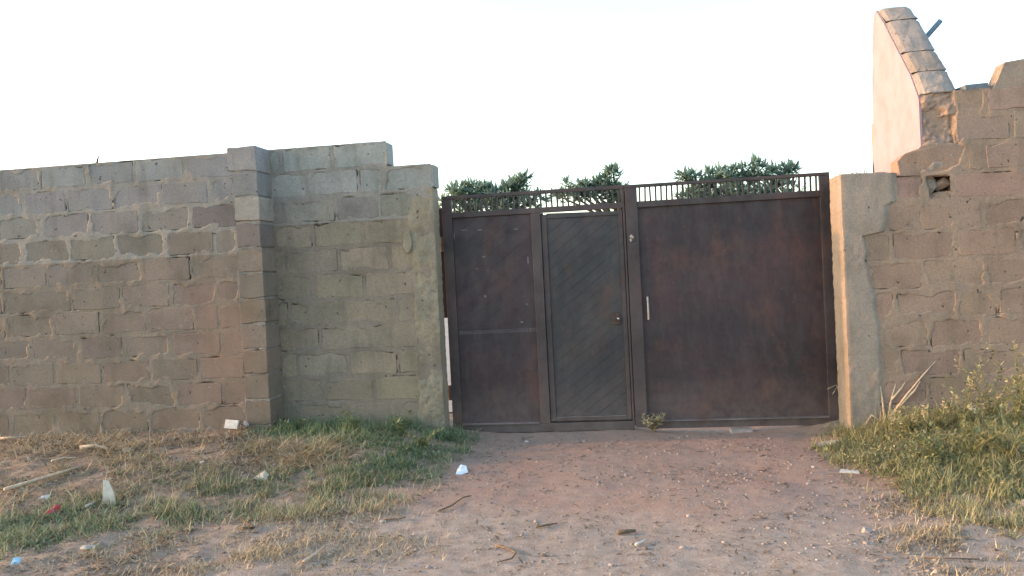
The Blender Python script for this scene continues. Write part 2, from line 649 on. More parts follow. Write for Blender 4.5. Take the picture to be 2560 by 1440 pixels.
def tint_left(x, z):
    n = float(noise(x, z, 0.8))
    if z > 2.68:
        return lerp3(GREYT, (0.25, 0.26, 0.252), random.random())
    if z > 1.95:
        c = lerp3(MID, GREYT, (z - 2.0) / 0.6)
        if random.random() < 0.25:
            c = lerp3(c, DARK, 0.7)
    else:
        c = lerp3(OLIVE, MID, (z - 0.3) / 1.7 + 0.2 * n)
    red = math.exp(-((x + 4.05) / 0.42) ** 2) * (1 if z < 2.1 else 0)
    return lerp3(c, REDD, red * 0.35 * random.random())


TOP1, PITCH1 = 2.931, 0.2485
wallL = empty("block_wall", (-5.6, YF, 0.0), "long grey sandcrete block wall with end pilaster, nearest the straw and litter", "wall")


def rel(parent, fn):
    pass


ROWS1 = [
    [98, 217, 336, 461, 588], [58, 167, 283, 402, 523, 592], [103, 225, 350, 475, 594], [58, 173, 290, 415, 536, 597],
    [118, 236, 356, 478, 601], [5, 180, 304, 426, 543, 604], [14, 134, 252, 368, 488, 548, 608], [79, 197, 309, 430, 553, 611],
    [25, 138, 255, 377, 498, 615], [68, 194, 315, 440, 558, 618], [25, 140, 253, 374, 503, 622],
]
LX0 = -8.4
rects = []
# parts are children of an Empty: keep the Empty at its base, compensate with inverse offset
wallL_off = Vector(wallL.location)


class Root:
    """collects children in world space; the Empty sits at the thing's base"""


def adopt(root):
    inv = Matrix.Translation(-Vector(root.location))
    for ch in root.children:
        ch.matrix_parent_inverse = inv


for k, row in enumerate(ROWS1):
    z1 = TOP1 - k * PITCH1
    z0 = z1 - PITCH1
    xs = zx(row, (z0 + z1) / 2, YF)
    a = xs[0]
    pre = []
    while a > LX0 + 0.1:
        a -= random.uniform(0.47, 0.50)
        pre.append(a)
    xs = pre[::-1] + xs
    if k == 0:
        # the top course dips a little to the far end
        pass
    course(wallL, rects, xs, None, YF, z0, z1 + (0.0 if k else random.uniform(-.01, .0)), tint_left)
# below-ground course so that the wall stands in the earth
xs = list(np.arange(LX0, -3.85, 0.49)) + [-3.84]
course(wallL, rects, xs, None, YF, TOP1 - 12 * PITCH1, TOP1 - 11 * PITCH1, tint_left)
ZM = TOP1 - 4 * PITCH1
mortar_sheet("mortar", wallL, LX0, -3.80, TOP1 - 12 * PITCH1, ZM, YF, rects, MAT_MORTAR_O)
mortar_sheet("mortar", wallL, LX0, -3.80, ZM, TOP1 - 0.012, YF, rects, MAT_MORTAR_G, top=lambda x: TOP1 - 0.012 + 0.008 * noise(x, x * 0, 0.2))
part_box("core", LX0, -3.70, YF + 0.05, YF + 0.19, -0.2, TOP1 - 0.02, MAT_MORTAR_G, wallL, 0)
# pilaster
prect = []
PX0, PX1 = -3.815, -3.560
for k in range(12):
    z1 = TOP1 + 0.045 - k * PITCH1
    z0 = z1 - PITCH1
    x0, x1 = PX0 + random.uniform(-.008, .008), PX1 + random.uniform(-.012, .008)
    if k == 0:
        x0 -= 0.045
        z0 -= 0.0
    if k == 2:
        x1 += 0.01
    r = (x0, x1, z0 + random.uniform(.006, .016), z1 - random.uniform(.005, .012))
    prect.append(r)
    t = tint_left(-3.7, (z0 + z1) / 2)
    if k == 2:
        t = (0.285, 0.26, 0.215)
    elif k > 3:
        t = lerp3(t, OLIVE, 0.45)
    put_block(wallL, *r, YF - 0.016, t, depth=0.36, proud=0.006)
mortar_sheet("mortar", wallL, PX0 - 0.012, PX1 - 0.006, -0.1, TOP1 + 0.03, YF - 0.010, prect, MAT_MORTAR_G, lo=0.0, hi=0.012)
part_box("core", PX0 + 0.02, PX1 - 0.02, YF + 0.03, YS + 0.05, -0.2, TOP1 + 0.03, MAT_MORTAR_G, wallL, 0)
bm = bmesh.new()
p0 = Vector(at(226, 400, YF)) + Vector((0, 0.1, -0.03))
tube(bm, [p0, p0 + Vector((0.01, 0, 0.05)), p0 + Vector((0.03, 0, 0.09))], [0.014, 0.009, 0.003], 5)
bm_obj("wire_stub", bm, MAT_RUST, wallL)

# ---- set-back section between pilaster and gate
wallM = empty("block_wall", (-2.7, YS, 0.0), "set-back grey block wall with stepped top beside the gate's narrow door", "wall")
TOP2, PITCH2 = 2.983, 0.2585
ROWS2 = [
    [690, 702, 830, 972], [692, 767, 897, 957, 1092], [690, 720, 840, 950, 1046], [694, 782, 907, 1042],
    [696, 715, 847, 975, 1044], [697, 787, 912, 1046], [698, 722, 862, 990, 1046], [700, 800, 925, 1048],
    [702, 745, 872, 995, 1050], [703, 807, 935, 1052], [704, 750, 880, 1000, 1054],
]
XP = -1.90        # gate-side edge of this wall
GREENG = (0.232, 0.193, 0.140)


def tint_mid(x, z):
    if z > 2.5:
        return lerp3((0.27, 0.275, 0.255), (0.30, 0.29, 0.255), random.random() * (1 if x < -2.4 else 0.5))
    if z > 2.2:
        return lerp3((0.26, 0.245, 0.205), DARK, random.random() * 0.6)
    return lerp3(GREENG, (0.258, 0.214, 0.158), (z - 0.2) / 2.0 + 0.25 * random.random())


rects = []
for k, row in enumerate(ROWS2):
    z1 = TOP2 - k * PITCH2
    z0 = z1 - PITCH2
    xs = zx(row, (z0 + z1) / 2, YS)
    xs[0] = min(xs[0], -3.58)
    if k == 1:
        xs[-1] = XP + 0.045
    course(wallM, rects, xs, None, YS, z0, z1, tint_mid)
course(wallM, rects, [-3.6, -3.1, -2.6, -2.15], None, YS, TOP2 - 12 * PITCH2, TOP2 - 11 * PITCH2, tint_mid)
XSTEP = zx([972], 2.85, YS)[0]
mortar_sheet("mortar", wallM, -3.60, XP - 0.006, -0.12, 2.2, YS, rects, MAT_MORTAR_O)
mortar_sheet("mortar", wallM, -3.60, XP - 0.006, 2.2, TOP2 - 0.012, YS, rects, MAT_MORTAR_G,
             top=lambda x: np.where(x < XSTEP - 0.02, TOP2 - 0.012, TOP2 - PITCH2 - 0.012))
part_box("core", -3.60, XSTEP - 0.03, YS + 0.05, YS + 0.19, -0.2, TOP2 - 0.02, MAT_MORTAR_G, wallM, 0)
part_box("core", XSTEP - 0.03, XP - 0.02, YS + 0.05, YS + 0.187, -0.2, TOP2 - PITCH2 - 0.02, MAT_MORTAR_G, wallM, 0)


def rough_pier(name, parent, xl_fn, xr, z0, z1, Y, back, mat, amp=0.010, top_round=0.02, cell=0.014):
    """cast or rendered pier: uneven front, ragged inner edge, straight-ish arris towards the gate. xl/xr in X, arris is at xr (or xl if xr<xl)"""
    nz = int((z1 - z0) / cell) + 1
    nx = 26
    zs = np.linspace(z0, z1, nz)
    xl = xl_fn(zs)
    tt = np.linspace(0, 1, nx)
    X = xl[:, None] * (1 - tt) + xr * tt
    Z = np.repeat(zs[:, None], nx, 1)
    D = amp * (0.8 * noise(X, Z, 0.22) + 0.5 * noise(X, Z, 0.06) + 0.25 * noise(X, Z, 0.025))
    lump = np.exp(-((Z - 0.55) / 0.35) ** 2)
    D = D * (1 + 0.9 * lump)
    edge = np.minimum(tt * nx / 2.5, 1)[None, :]
    D = D * edge + (1 - edge) * 0.02
    Xa = X.copy()
    Xa[:, -1] += 0.003 * noise(Z[:, -1], Z[:, -1] * 0, 0.3) + 0.0025 * noise(Z[:, -1], Z[:, -1] * 0, 0.04)
    Yf = Y + D - 0.004
    Yf[:, -1] += 0.003
    Vv = np.stack([Xa, Yf, Z], -1).reshape(-1, 3)
    nb = 8
    bt = np.linspace(0, 1, nb + 1)[1:]
    XB = Xa[:, -1][:, None] + 0.004 * noise(Z[:, :1] + bt * 3, Z[:, :1], 0.05) * np.ones((1, nb))
    YB = Yf[:, -1][:, None] * (1 - bt) + back * bt
    ZB = np.repeat(zs[:, None], nb, 1)
    Vb = np.stack([XB, YB, ZB], -1).reshape(-1, 3)
    nb += 1
    Vb = np.concatenate([Vv.reshape(nz, nx, 3)[:, -1:], Vb.reshape(nz, nb - 1, 3)], 1)
    full = np.concatenate([Vv.reshape(nz, nx, 3), Vb], 1)
    # top row sags at the arrises
    full[-1, :, 2] -= top_round * (np.abs(np.linspace(-1, 1, nx + nb)) ** 4) - 0.006 * noise(full[-1, :, 0], full[-1, :, 1], 0.05)
    cols = nx + nb
    # closing top strip to the back
    backrow = full[-1].copy()
    backrow[:, 1] = back
    Vall = np.concatenate([full.reshape(-1, 3), backrow])
    id_ = np.arange(nz * cols).reshape(nz, cols)
    q = np.stack([id_[:-1, :-1], id_[:-1, 1:], id_[1:, 1:], id_[1:, :-1]], -1)
    q = np.delete(q, nx - 1, axis=1).reshape(-1, 4)
    b0 = nz * cols + np.arange(cols)
    q2 = np.stack([id_[-1, :-1], id_[-1, 1:], b0[1:], b0[:-1]], -1)
    q = np.concatenate([q, q2])
    if xr < xl[0]:
        q = q[:, ::-1]
    o = bpy.data.objects.new(name, fast_mesh(name, Vall, q, mat, True))
    return link(o, parent)


zt = TOP2 - 2 * PITCH2
rough_pier("concrete_pier", wallM, lambda z: -2.165 + 0.03 * noise(z, z * 0, 0.25) + 0.012 * noise(z, z * 0, 0.06), XP, -0.15, zt + 0.02, YS, YS + 0.215, MAT_RENDER_G, 0.014)
# loose flake of render with the crack round it
fl = at(1020, 606, YS)
flv, flf = [], []
nf = 11
for i in range(nf):
    a = 2 * math.pi * i / nf
    r = 0.5 + 0.12 * random.random()
    flv.append((0.075 * r * 2 * math.cos(a) * 0.62, -0.012, 0.165 * r * 2 * math.sin(a) * 0.62))
for i in range(nf):
    x, y, z = flv[i]
    flv.append((x * 0.82, -0.024, z * 0.88))
for i in range(nf):
    x, y, z = flv[i]
    flv.append((x * 0.9, 0.03, z * 0.9))
for i in range(nf):
    j = (i + 1) % nf
    flf += [(i, j, nf + j, nf + i), (2 * nf + i, 2 * nf + j, j, i)]
flf.append(tuple(range(nf, 2 * nf)))
mesh_obj("render_flake", flv, flf, MAT_RENDER_G, wallM, loc=(fl[0] + 0.0, YS, fl[2]))

# ---- wall with the pier right of the gate, carrying on up into the ruined house front
wallR = empty("block_wall", (2.6, YR, 0.0), "brown block wall with smooth rendered gate pier and broken crown", "wall")
ZR = [-0.23, 0.02, 0.27, 0.52, 0.77, 1.025, 1.28, 1.54, 1.79, 2.04, 2.28]
RX1 = 4.6
ROWSR = {
    9: [2234, 2312, 2383, 2575], 8: [2218, 2296, 2390, 2456, 2575], 7: [2156, 2227, 2390, 2546], 6: [2169, 2308, 2466],
    5: [2181, 2239, 2393, 2494], 4: [2192, 2324, 2466], 3: [2196, 2251, 2407, 2560], 2: [2200, 2320, 2470], 1: [2205, 2270, 2410, 2550], 0: [2205, 2330, 2480],
}
BROWN = (0.290, 0.206, 0.148)
PINKB = (0.30, 0.200, 0.155)
GREYB = (0.29, 0.238, 0.192)


def tint_right(x, z):
    c = lerp3(BROWN, PINKB, random.random())
    if z > 2.2:
        c = lerp3(c, GREYB, 0.7 * random.random())
    return c


rects = []
BROKEN = None
for k, row in ROWSR.items():
    z0, z1 = ZR[k], ZR[k + 1]
    xs = zx(row, (z0 + z1) / 2, YR)
    while xs[-1] < RX1:
        xs.append(xs[-1] + random.uniform(0.47, 0.50))
    if k == 9:
        # the second block of this course is smashed in: fragments in a cavity
        BROKEN = (xs[1], xs[2], z0, z1)
        course(wallR, rects, xs[:2], None, YR, z0, z1, tint_right, 0.0025)
        course(wallR, rects, xs[2:], None, YR, z0, z1, tint_right, 0.0025)
    else:
        course(wallR, rects, xs, None, YR, z0, z1, tint_right, 0.0025)
bx0, bx1, bz0, bz1 = BROKEN
rects_m = rects + [(bx0 + 0.02, bx1 - 0.01, bz0 + 0.02, bz1 - 0.015)]
mortar_sheet("mortar", wallR, 2.02, RX1, -0.15, 2.268, YR, rects_m, MAT_MORTAR_W, top=lambda x: x * 0 + 9, hole=(bx0 + .03, bx1 - .02, bz0 + .03, bz1 - .025), lo=-0.0015, hi=0.0025)
for (a, b, c, d) in ((2.02, RX1, -0.2, bz0), (2.02, bx0, bz0 + .001, 2.27), (bx1, RX1, bz0 + .001, 2.27)):
    part_box("core", a, b, YR + 0.055, YR + 0.185, c, d, MAT_MORTAR_W, wallR, 0)
part_box("core", bx0 - .02, bx1 + .02, YR + 0.186, YR + 0.22, bz0 - .02, bz1 + .02, MAT_MORTAR_W, wallR, 0)


def chunk(name, parent, c, sx, sy, sz, seed, mat, tint=None, cuts=9):
    """an angular broken lump"""
    rr = random.Random(seed)
    bm = bmesh.new()
    pts = []
    for i in range(cuts + 6):
        v = Vector((rr.gauss(0, 1), rr.gauss(0, 1), rr.gauss(0, 1))).normalized()
        pts.append((c[0] + v.x * sx * rr.uniform(.8, 1), c[1] + v.y * sy * rr.uniform(.8, 1), c[2] + v.z * sz * rr.uniform(.8, 1)))
    for p in pts:
        bm.verts.new(p)
    r = bmesh.ops.convex_hull(bm, input=bm.verts[:])
    bmesh.ops.delete(bm, geom=[v for v in bm.verts if not v.link_faces], context='VERTS')
    o = bm_obj(name, bm, mat, parent)
    if tint:
        o.color = (tint[0], tint[1], tint[2], 1)
    return o


W_, H_ = bx1 - bx0, bz1 - bz0
chunk("block_fragment", wallR, (bx0 + 0.06, YR + 0.07, bz0 + H_ * .62), 0.08, 0.06, 0.10, 1, MAT_BLOCK, GREYB)
chunk("block_fragment", wallR, (bx0 + W_ * .72, YR + 0.08, bz0 + H_ * .62), 0.085, 0.06, 0.075, 2, MAT_BLOCK, BROWN)
chunk("block_fragment", wallR, (bx0 + W_ * .62, YR + 0.06, bz0 + H_ * .16), 0.14, 0.06, 0.055, 3, MAT_BLOCK, BROWN)

chunk("block_fragment", wallR, (bx0 + .03, YR + 0.05, bz1 - .03), 0.07, 0.06, 0.045, 12, MAT_BLOCK, BROWN)
chunk("block_fragment", wallR, (bx1 - .02, YR + 0.05, bz0 + .05), 0.05, 0.06, 0.06, 13, MAT_BLOCK, PINKB)
chunk("block_fragment", wallR, (bx0 + .02, YR + 0.05, bz0 + .03), 0.06, 0.06, 0.05, 14, MAT_BLOCK, GREYB)


def pier_edge(z):
    e = np.interp(z, [-0.2, 0.5, 1.0, 1.25, 1.50, 1.54, 1.78, 1.80, 2.04, 2.05, 2.4], [2.13, 2.125, 2.115, 2.085, 2.05, 2.03, 2.03, 2.21, 2.23, 2.30, 2.33])
    return e + 0.02 * noise(z, z * 0, 0.13) + 0.008 * noise(z, z * 0, 0.04)


XR = 1.842
rough_pier("rendered_pier", wallR, pier_edge, XR, -0.15, 2.325, YR - 0.012, -0.20, MAT_RENDER_W, 0.0028, 0.03)
part_box("core", XR + 0.02, 2.02, YR + 0.03, -0.205, -0.2, 2.27, MAT_RENDER_W, wallR, 0)
for i, (px, py, hh) in enumerate([(2086, 436, .05), (2098, 436, .05), (2122, 434, .03), (2140, 432, .06), (2160, 430, .08), (2164, 428, .06)]):
    q = at(px, py, YR + 0.25)
    bm = bmesh.new()
    tube(bm, [(q[0], YR + 0.25, 2.29), (q[0] + 0.005, YR + 0.25, 2.33 + hh * .5), (q[0] + 0.03 * (i % 3), YR + 0.26, 2.335 + hh)], [0.004, 0.004, 0.003], 4)
    bm_obj("wire_stub", bm, MAT_RUST, wallR)

# ---- ruined house: front courses above the pier line and the return wall in cream plaster
house = empty("ruined_house", (3.0, YR, 2.28), "roofless house with sunlit cream plaster side wall and jagged stepped blocks", "house")
HX = 2.53         # plane of the cream side
HT = 0.31
upper = []
ZU = [2.28, 2.525, 2.775, 2.99]
uy = YR - 0.001
xs = zx([2243, 2418, 2460], 2.4, YR)
while xs[-1] < RX1:
    xs.append(xs[-1] + 0.49)
course(house, upper, xs[1:], None, uy, ZU[0], ZU[1], tint_right)
FIRST = xs[:2]
xs = zx([2383, 2530], 2.65, YR)
while xs[-1] < RX1:
    xs.append(xs[-1] + 0.49)
course(house, upper, xs, None, uy, ZU[1], ZU[2], tint_right)
xs = zx([2383, 2466], 2.88, YR) + zx([2575], 2.88, YR)
while xs[-1] < RX1:
    xs.append(xs[-1] + 0.49)
course(house, upper, xs, None, uy, ZU[2], ZU[3], tint_right)
# leftover broken block at the picture's edge and beyond
def broken_block(pts, y0, y1, tint, seed):
    rr = random.Random(seed)
    bm = bmesh.new()
    a = [bm.verts.new((x, y0 + rr.uniform(0, .02), z)) for x, z in pts]
    b = [bm.verts.new((x + rr.uniform(-.015, .015), y1, z + rr.uniform(-.01, .01))) for x, z in pts]
    bm.faces.new(a)
    bm.faces.new(b[::-1])
    for i in range(len(pts)):
        j = (i + 1) % len(pts)
        bm.faces.new((a[i], b[i], b[j], a[j]))
    bmesh.ops.bevel(bm, geom=bm.edges[:], offset=.007, segments=1, affect='EDGES')
    o = bm_obj("broken_block", bm, MAT_BLOCK, house)
    o.color = (*tint, 1)


px_ = [(2476, 232), (2498, 200), (2505, 176), (2513, 154), (2560, 146), (2600, 142), (2604, 225)]
broken_block([tuple(at(x, y, YR)[[0, 2]]) for x, y in px_], YR + 0.004, YR + 0.19, GREYB, 3)
px_ = [(2249, 441), (2243, 402), (2262, 384), (2296, 371), (2340, 367), (2412, 362), (2414, 439)]
broken_block([tuple(at(x, y, YR)[[0, 2]]) for x, y in px_], YR - 0.006, YR + 0.19, lerp3(BROWN, PINKB, .5), 8)
upper.append((FIRST[0] + .03, FIRST[1] - .02, ZU[0] + .02, ZU[1] - .02))
broken_block([(3.56, 2.995), (3.55, 3.2), (3.8, 3.23), (3.98, 3.19), (4.0, 2.995)], YR, YR + 0.19, BROWN, 4)
mortar_sheet("mortar", house, zx([2300], 2.4, YR)[0], RX1, 2.268, 2.985, uy, upper + [(2.50, 2.84, 2.52, 3.05)], MAT_MORTAR_W,
             top=lambda x: np.where(x < HX + 0.02, 2.52, 2.98 + 0.02 * noise(x, x * 0, 0.1)), lo=-0.001, hi=0.006)
part_box("core", HX + 0.02, RX1, uy + 0.055, uy + 0.19, 2.285, 2.50, MAT_MORTAR_W, house, 0)
part_box("core", 2.83, RX1, uy + 0.055, uy + 0.19, 2.501, 2.96, MAT_MORTAR_W, house, 0)
# rubble face at the corner, where blocks are broken away
nx, nz = 36, 58
X, Z = np.meshgrid(np.linspace(HX + 0.012, 2.835, nx), np.linspace(2.528, 2.985, nz))
st = np.floor((Z + 0.05 * noise(X, Z, 0.16) - 2.528) / 0.115)
D = 0.035 + 0.035 * noise(st * 3.1 + X * 0.6, st * 7.7, 0.35) + 0.022 * noise(X, Z, 0.09) + 0.012 * noise(X, Z, 0.035) + 0.006 * noise(X, Z, 0.017)
D = D + 0.05 * np.exp(-((X - 2.64) / .075) ** 2 - ((Z - 2.80) / .028) ** 2)
D = np.where(X > 2.80, 0.006 + 0.2 * D, D)
id_ = np.arange(nx * nz).reshape(nz, nx)
q = np.stack([id_[:-1, :-1], id_[:-1, 1:], id_[1:, 1:], id_[1:, :-1]], -1).reshape(-1, 4)
ro = link(bpy.data.objects.new("broken_face", fast_mesh("broken_face", np.stack([X, YR + D, Z], -1).reshape(-1, 3), q, MAT_BLOCK, False)), house)
ro.color = (*lerp3(PINKB, GREYB, .4), 1)
# return wall: stepped raking courses
rake = [(-0.60, 2.975), (-0.41, 3.21), (-0.16, 3.45), (0.26, 3.86), (0.48, 4.05)]
YB = [0.82, 0.78, 0.72, 0.62]


def raked_block(y0b, y0t, y1, z0, z1, seed):
    """a course whose street end is broken to a slope"""
    rr = random.Random(seed)
    bm = bmesh.new()
    x0, x1 = HX + 0.014, HX + HT
    n = 9
    rings = []
    K = 7
    notch = rr.uniform(.0, .012)
    prof = [(y0b + notch, z0)] + [(y0b + (y0t - y0b) * t, z0 + (z1 - z0) * t) for t in np.linspace(.05, .96, K)] + [(y0t + .006, z1), (y1, z1), (y1 + .01, z0)]
    front = K + 2
    for i in range(n):
        t = i / (n - 1)
        x = x0 + (x1 - x0) * t
        rnd = 0.03 * (abs(2 * t - 1) ** 5)
        ring = []
        for j, (y, z) in enumerate(prof):
            nz_ = 0.014 * float(noise(x * 1.0 + seed, z + y, 0.07)) + rr.uniform(-.004, .004)
            ring.append(bm.verts.new((x, y + (rnd + nz_ if j < front else 0), z - (rnd * .5 if 0 < j < front else 0) + (nz_ * .3 if 0 < j < front else 0))))
        rings.append(ring)
    m = len(prof)
    for a, b in zip(rings, rings[1:]):
        for j in range(m):
            bm.faces.new((a[j], a[(j + 1) % m], b[(j + 1) % m], b[j]))
    bm.faces.new(rings[0])
    bm.faces.new(rings[-1][::-1])
    o = bm_obj("block", bm, MAT_BLOCK, house)
    t = lerp3(GREYB, (0.28, 0.25, 0.225), rr.random())
    o.color = (t[0], t[1], t[2], 1)
    return o


raked_block(-0.592, -0.585, 0.9, 2.29, 2.52, 60)
raked_block(-0.43, -0.43, 0.9, 2.53, 2.97, 61)
for i in range(4):
    (ya, za), (yb, zb) = rake[i], rake[i + 1]
    raked_block(ya, yb, YB[i], za + 0.003, zb - 0.003, 70 + i)
# cream plaster on the gate side, following the rake with a ragged far edge
prof = [(-0.565, 2.30), (-0.565, 2.94)] + [(y + 0.045, z - 0.01) for y, z in rake[1:]]
edge = []
zz = 4.02
rr = random.Random(5)
yy = 0.60
while zz > 2.30:
    edge.append((yy + rr.uniform(-.03, .03), zz))
    zz -= rr.uniform(.07, .13)
    yy += rr.uniform(-0.005, 0.040)
prof += edge + [(yy, 2.30)]
bm = bmesh.new()
a = [bm.verts.new((HX, y, z)) for y, z in prof]
b = [bm.verts.new((HX + 0.02, y, z)) for y, z in prof]
bm.faces.new(a)
bm.faces.new(b[::-1])
for i in range(len(prof)):
    j = (i + 1) % len(prof)
    bm.faces.new((a[i], b[i], b[j], a[j]))
bmesh.ops.triangulate(bm, faces=[f for f in bm.faces if len(f.verts) > 4])
bm_obj("plaster", bm, MAT_PLASTER, house)
part_box("core", HX + 0.03, HX + HT - 0.02, -0.38, 0.56, 2.3, 2.96, MAT_MORTAR_W, house, 0)
adopt(house)

# pole stub sticking out over the broken wall, and a dark tile left on it
pa, pb = at(2303, 107, 0.45), at(2351, 52, 0.45)
pa, pb = Vector(pa), Vector(pb)
bm = bmesh.new()
tube(bm, [pa - (pb - pa) * 0.9, pb], [0.026, 0.026], 8)
o = bm_obj("pole", bm, MAT_POLE)
tag(o, "short dark blue-grey pole sticking out behind the jagged house wall", "pole")
q0, q1 = at(2405, 218, YR + 0.08), at(2456, 204, YR + 0.08)
bm = bmesh.new()
box(bm, -0.1, 0.1, -0.09, 0.09, 0, 0.055, 0.008)
o = bm_obj("roof_tile", bm, MAT_DARKTILE, loc=((q0[0] + q1[0]) / 2, YR + 0.10, ZU[3] - 0.014))
o.rotation_euler = (0, R_(-3), R_(8))
tag(o, "dark grey tile scrap lying on the broken house wall", "tile")

for r_ in (wallL, wallM, wallR):
    adopt(r_)

# ------------------------------------------------------------------ gate


def gxs(px, z=1.1):
    return zx([px], z, 0.0)[0]


GL = -1.882
SEAM = zx([1561], 2.3, 0)[0]
GR = 1.888
ZT = [2.415, 2.380, 2.245, 2.190]    # top, below top rail, bottom of the bars, panel top


def frame_piece(name, parent, x0, x1, y0, y1, z0, z1, mat=None, bev=0.004):
    return part_box(name, x0, x1, y0, y1, z0, z1, mat or MAT_FRAME, parent, bev)


leafL = empty("gate_leaf", ((GL + SEAM) / 2, 0.0, 0.0), "maroon steel gate leaf with narrow wicket door and diagonal ribs", "gate")
leafR = empty("gate_leaf", ((GR + SEAM) / 2, 0.0, 0.0), "wide plain maroon steel gate leaf with pale pull handle", "gate")
zl = 0.0
# x lines taken at mid height
xA = zx([1131], 2.19, 0)[0]        # panel left
xB = zx([1327], 2.19, 0)[0]        # panel right
xC = zx([1352], 2.19, 0)[0]        # door frame outer left
xD = zx([1366], 2.15, 0)[0]        # door sheet left
xE = zx([1545], 2.15, 0)[0]        # door sheet right
xF = zx([1556], 2.15, 0)[0]
y0, y1 = -0.025, 0.025
frame_piece("stile", leafL, GL, xA, y0, y1, 0.0, ZT[1])
frame_piece("top_rail", leafL, GL, SEAM - 0.004, y0, y1, ZT[1] + 0.0005, ZT[0])
frame_piece("grille_rail", leafL, xA + 0.0005, SEAM - 0.004, y0 + 0.001, y1, ZT[3], ZT[2])
frame_piece("mullion", leafL, xB, xC - 0.004, y0 - 0.004, y1, 0.085, ZT[3] - 0.0005)
frame_piece("bottom_rail", leafL, xA + 0.0005, SEAM - 0.004, y0 - 0.002, y1, 0.0, 0.0845)
frame_piece("ledge", leafL, xA + 0.003, xB - 0.003, y0 - 0.022, y0 + 0.03, 0.086, 0.098, MAT_LEDGE, 0.002)
frame_piece("jamb", leafL, xF + 0.004, SEAM - 0.004, y0, y1, 0.085, ZT[3] - 0.0005)
frame_piece("panel", leafL, xA - 0.002, xB + 0.002, 0.004, 0.010, 0.08, ZT[3] + 0.002, MAT_GATE, 0)
frame_piece("weld_strip", leafL, xA + 0.002, xB - 0.002, 0.0005, 0.0035, 1.005, 1.045, MAT_LEDGE2, 0)


def bars(parent, x0, x1, n):
    me_ = None
    for i in range(n):
        x = x0 + (x1 - x0) * (i + 0.5) / n
        if me_ is None:
            bm = bmesh.new()
            box(bm, -0.0085, 0.0085, -0.0085, 0.0085, 0, ZT[1] - ZT[2] + 0.004, 0)
            bmesh.ops.recalc_face_normals(bm, faces=bm.faces[:])
            me_ = bpy.data.meshes.new("bar")
            bm.to_mesh(me_)
            bm.free()
            me_.materials.append(MAT_FRAME)
        o = bpy.data.objects.new("bar", me_)
        link(o, parent)
        o.location = (x, 0.0, ZT[2] - 0.002)
        o.rotation_euler = (0, random.uniform(-.03, .03), 0)


bars(leafL, xA, SEAM - 0.03, 31)
frame_piece("door_stop", leafL, xC - 0.02, xC + 0.02, y1 + 0.004, y1 + 0.01, 0.03, ZT[3])
frame_piece("door_stop", leafL, xF - 0.02, xF + 0.02, y1 + 0.004, y1 + 0.01, 0.03, ZT[3])
frame_piece("door_stop", leafL, xC, xF, y1 + 0.011, y1 + 0.016, 0.05, 0.13)
frame_piece("meeting_strip", leafL, SEAM - 0.03, SEAM + 0.03, y1 + 0.003, y1 + 0.008, 0.03, ZT[0] - 0.05)
frame_piece("hinge_strip", leafL, GL - 0.10, GL - 0.001, y1 + 0.02, y1 + 0.028, 1.18, 2.30)
frame_piece("grille_post", leafL, SEAM - 0.034, SEAM - 0.004, y0, y1, ZT[2] + 0.0005, ZT[1])


def ribs(parent, x0, x1, z0, z1, yf, mat, spacing, width, slope=0.75, skip=()):
    """diagonal flat ribs clipped to the rectangle"""
    zc = z0 - (x1 - x0) * slope
    i = 0
    while zc < z1:
        zc += spacing
        i += 1
        if i in skip:
            continue
        poly = [(x0, zc), (x1, zc + (x1 - x0) * slope), (x1, zc + (x1 - x0) * slope + width), (x0, zc + width)]
        for axis, lim, sgn in ((1, z0, 1), (1, z1, -1)):
            out = []
            for a, b in zip(poly, poly[1:] + poly[:1]):
                ina, inb = (a[axis] - lim) * sgn >= 0, (b[axis] - lim) * sgn >= 0
                if ina:
                    out.append(a)
                if ina != inb:
                    t = (lim - a[axis]) / (b[axis] - a[axis])
                    out.append((a[0] + (b[0] - a[0]) * t, a[1] + (b[1] - a[1]) * t))
            poly = out
            if not poly:
                break
        if len(poly) < 3:
            continue
        n = len(poly)
        vs = [(x, yf, z) for x, z in poly] + [(x, yf + 0.004, z) for x, z in poly]
        fs = [tuple(range(n)), tuple(range(2 * n - 1, n - 1, -1))] + [(k, n + k, n + (k + 1) % n, (k + 1) % n) for k in range(n)]
        bm = bmesh.new()
        bv = [bm.verts.new(v) for v in vs]
        for f in fs:
            bm.faces.new([bv[k] for k in f])
        bm_obj("diagonal_slat", bm, mat, parent)


ribs(leafL, xA + 0.001, xB - 0.001, 1.05, ZT[3] - 0.003, -0.0005, MAT_GATE, 0.155, 0.153)
for i, (px, py, sx, sz) in enumerate([(1160, 575, .045, .008), (1200, 575, .04, .008), (1135, 590, .008, .05), (1290, 573, .03, .009), (1210, 642, .03, .010), (1192, 672, .012, .008), (1220, 676, .010, .008), (1213, 741, .018, .016), (1320, 650, .010, .045), (1318, 760, .014, .01), (1133, 625, .006, .04), (1305, 805, .02, .012)]):
    q_ = at(px, py, 0)
    rr = random.Random(300 + i)
    bm = bmesh.new()
    nn_ = 9
    ring = []
    for k in range(nn_):
        a_ = 2 * math.pi * k / nn_
        rad_ = rr.uniform(.45, 1.1)
        ring.append((q_[0] + math.cos(a_) * sx * rad_, q_[2] + math.sin(a_) * sz * rad_))
    f_ = [bm.verts.new((x, -0.0012, z)) for x, z in ring]
    b_ = [bm.verts.new((x, 0.0002, z)) for x, z in ring]
    bm.faces.new(f_)
    for k in range(nn_):
        bm.faces.new((f_[k], b_[k], b_[(k + 1) % nn_], f_[(k + 1) % nn_]))
    bm_obj("paint_flake", bm, MAT_FLAKE, leafL)
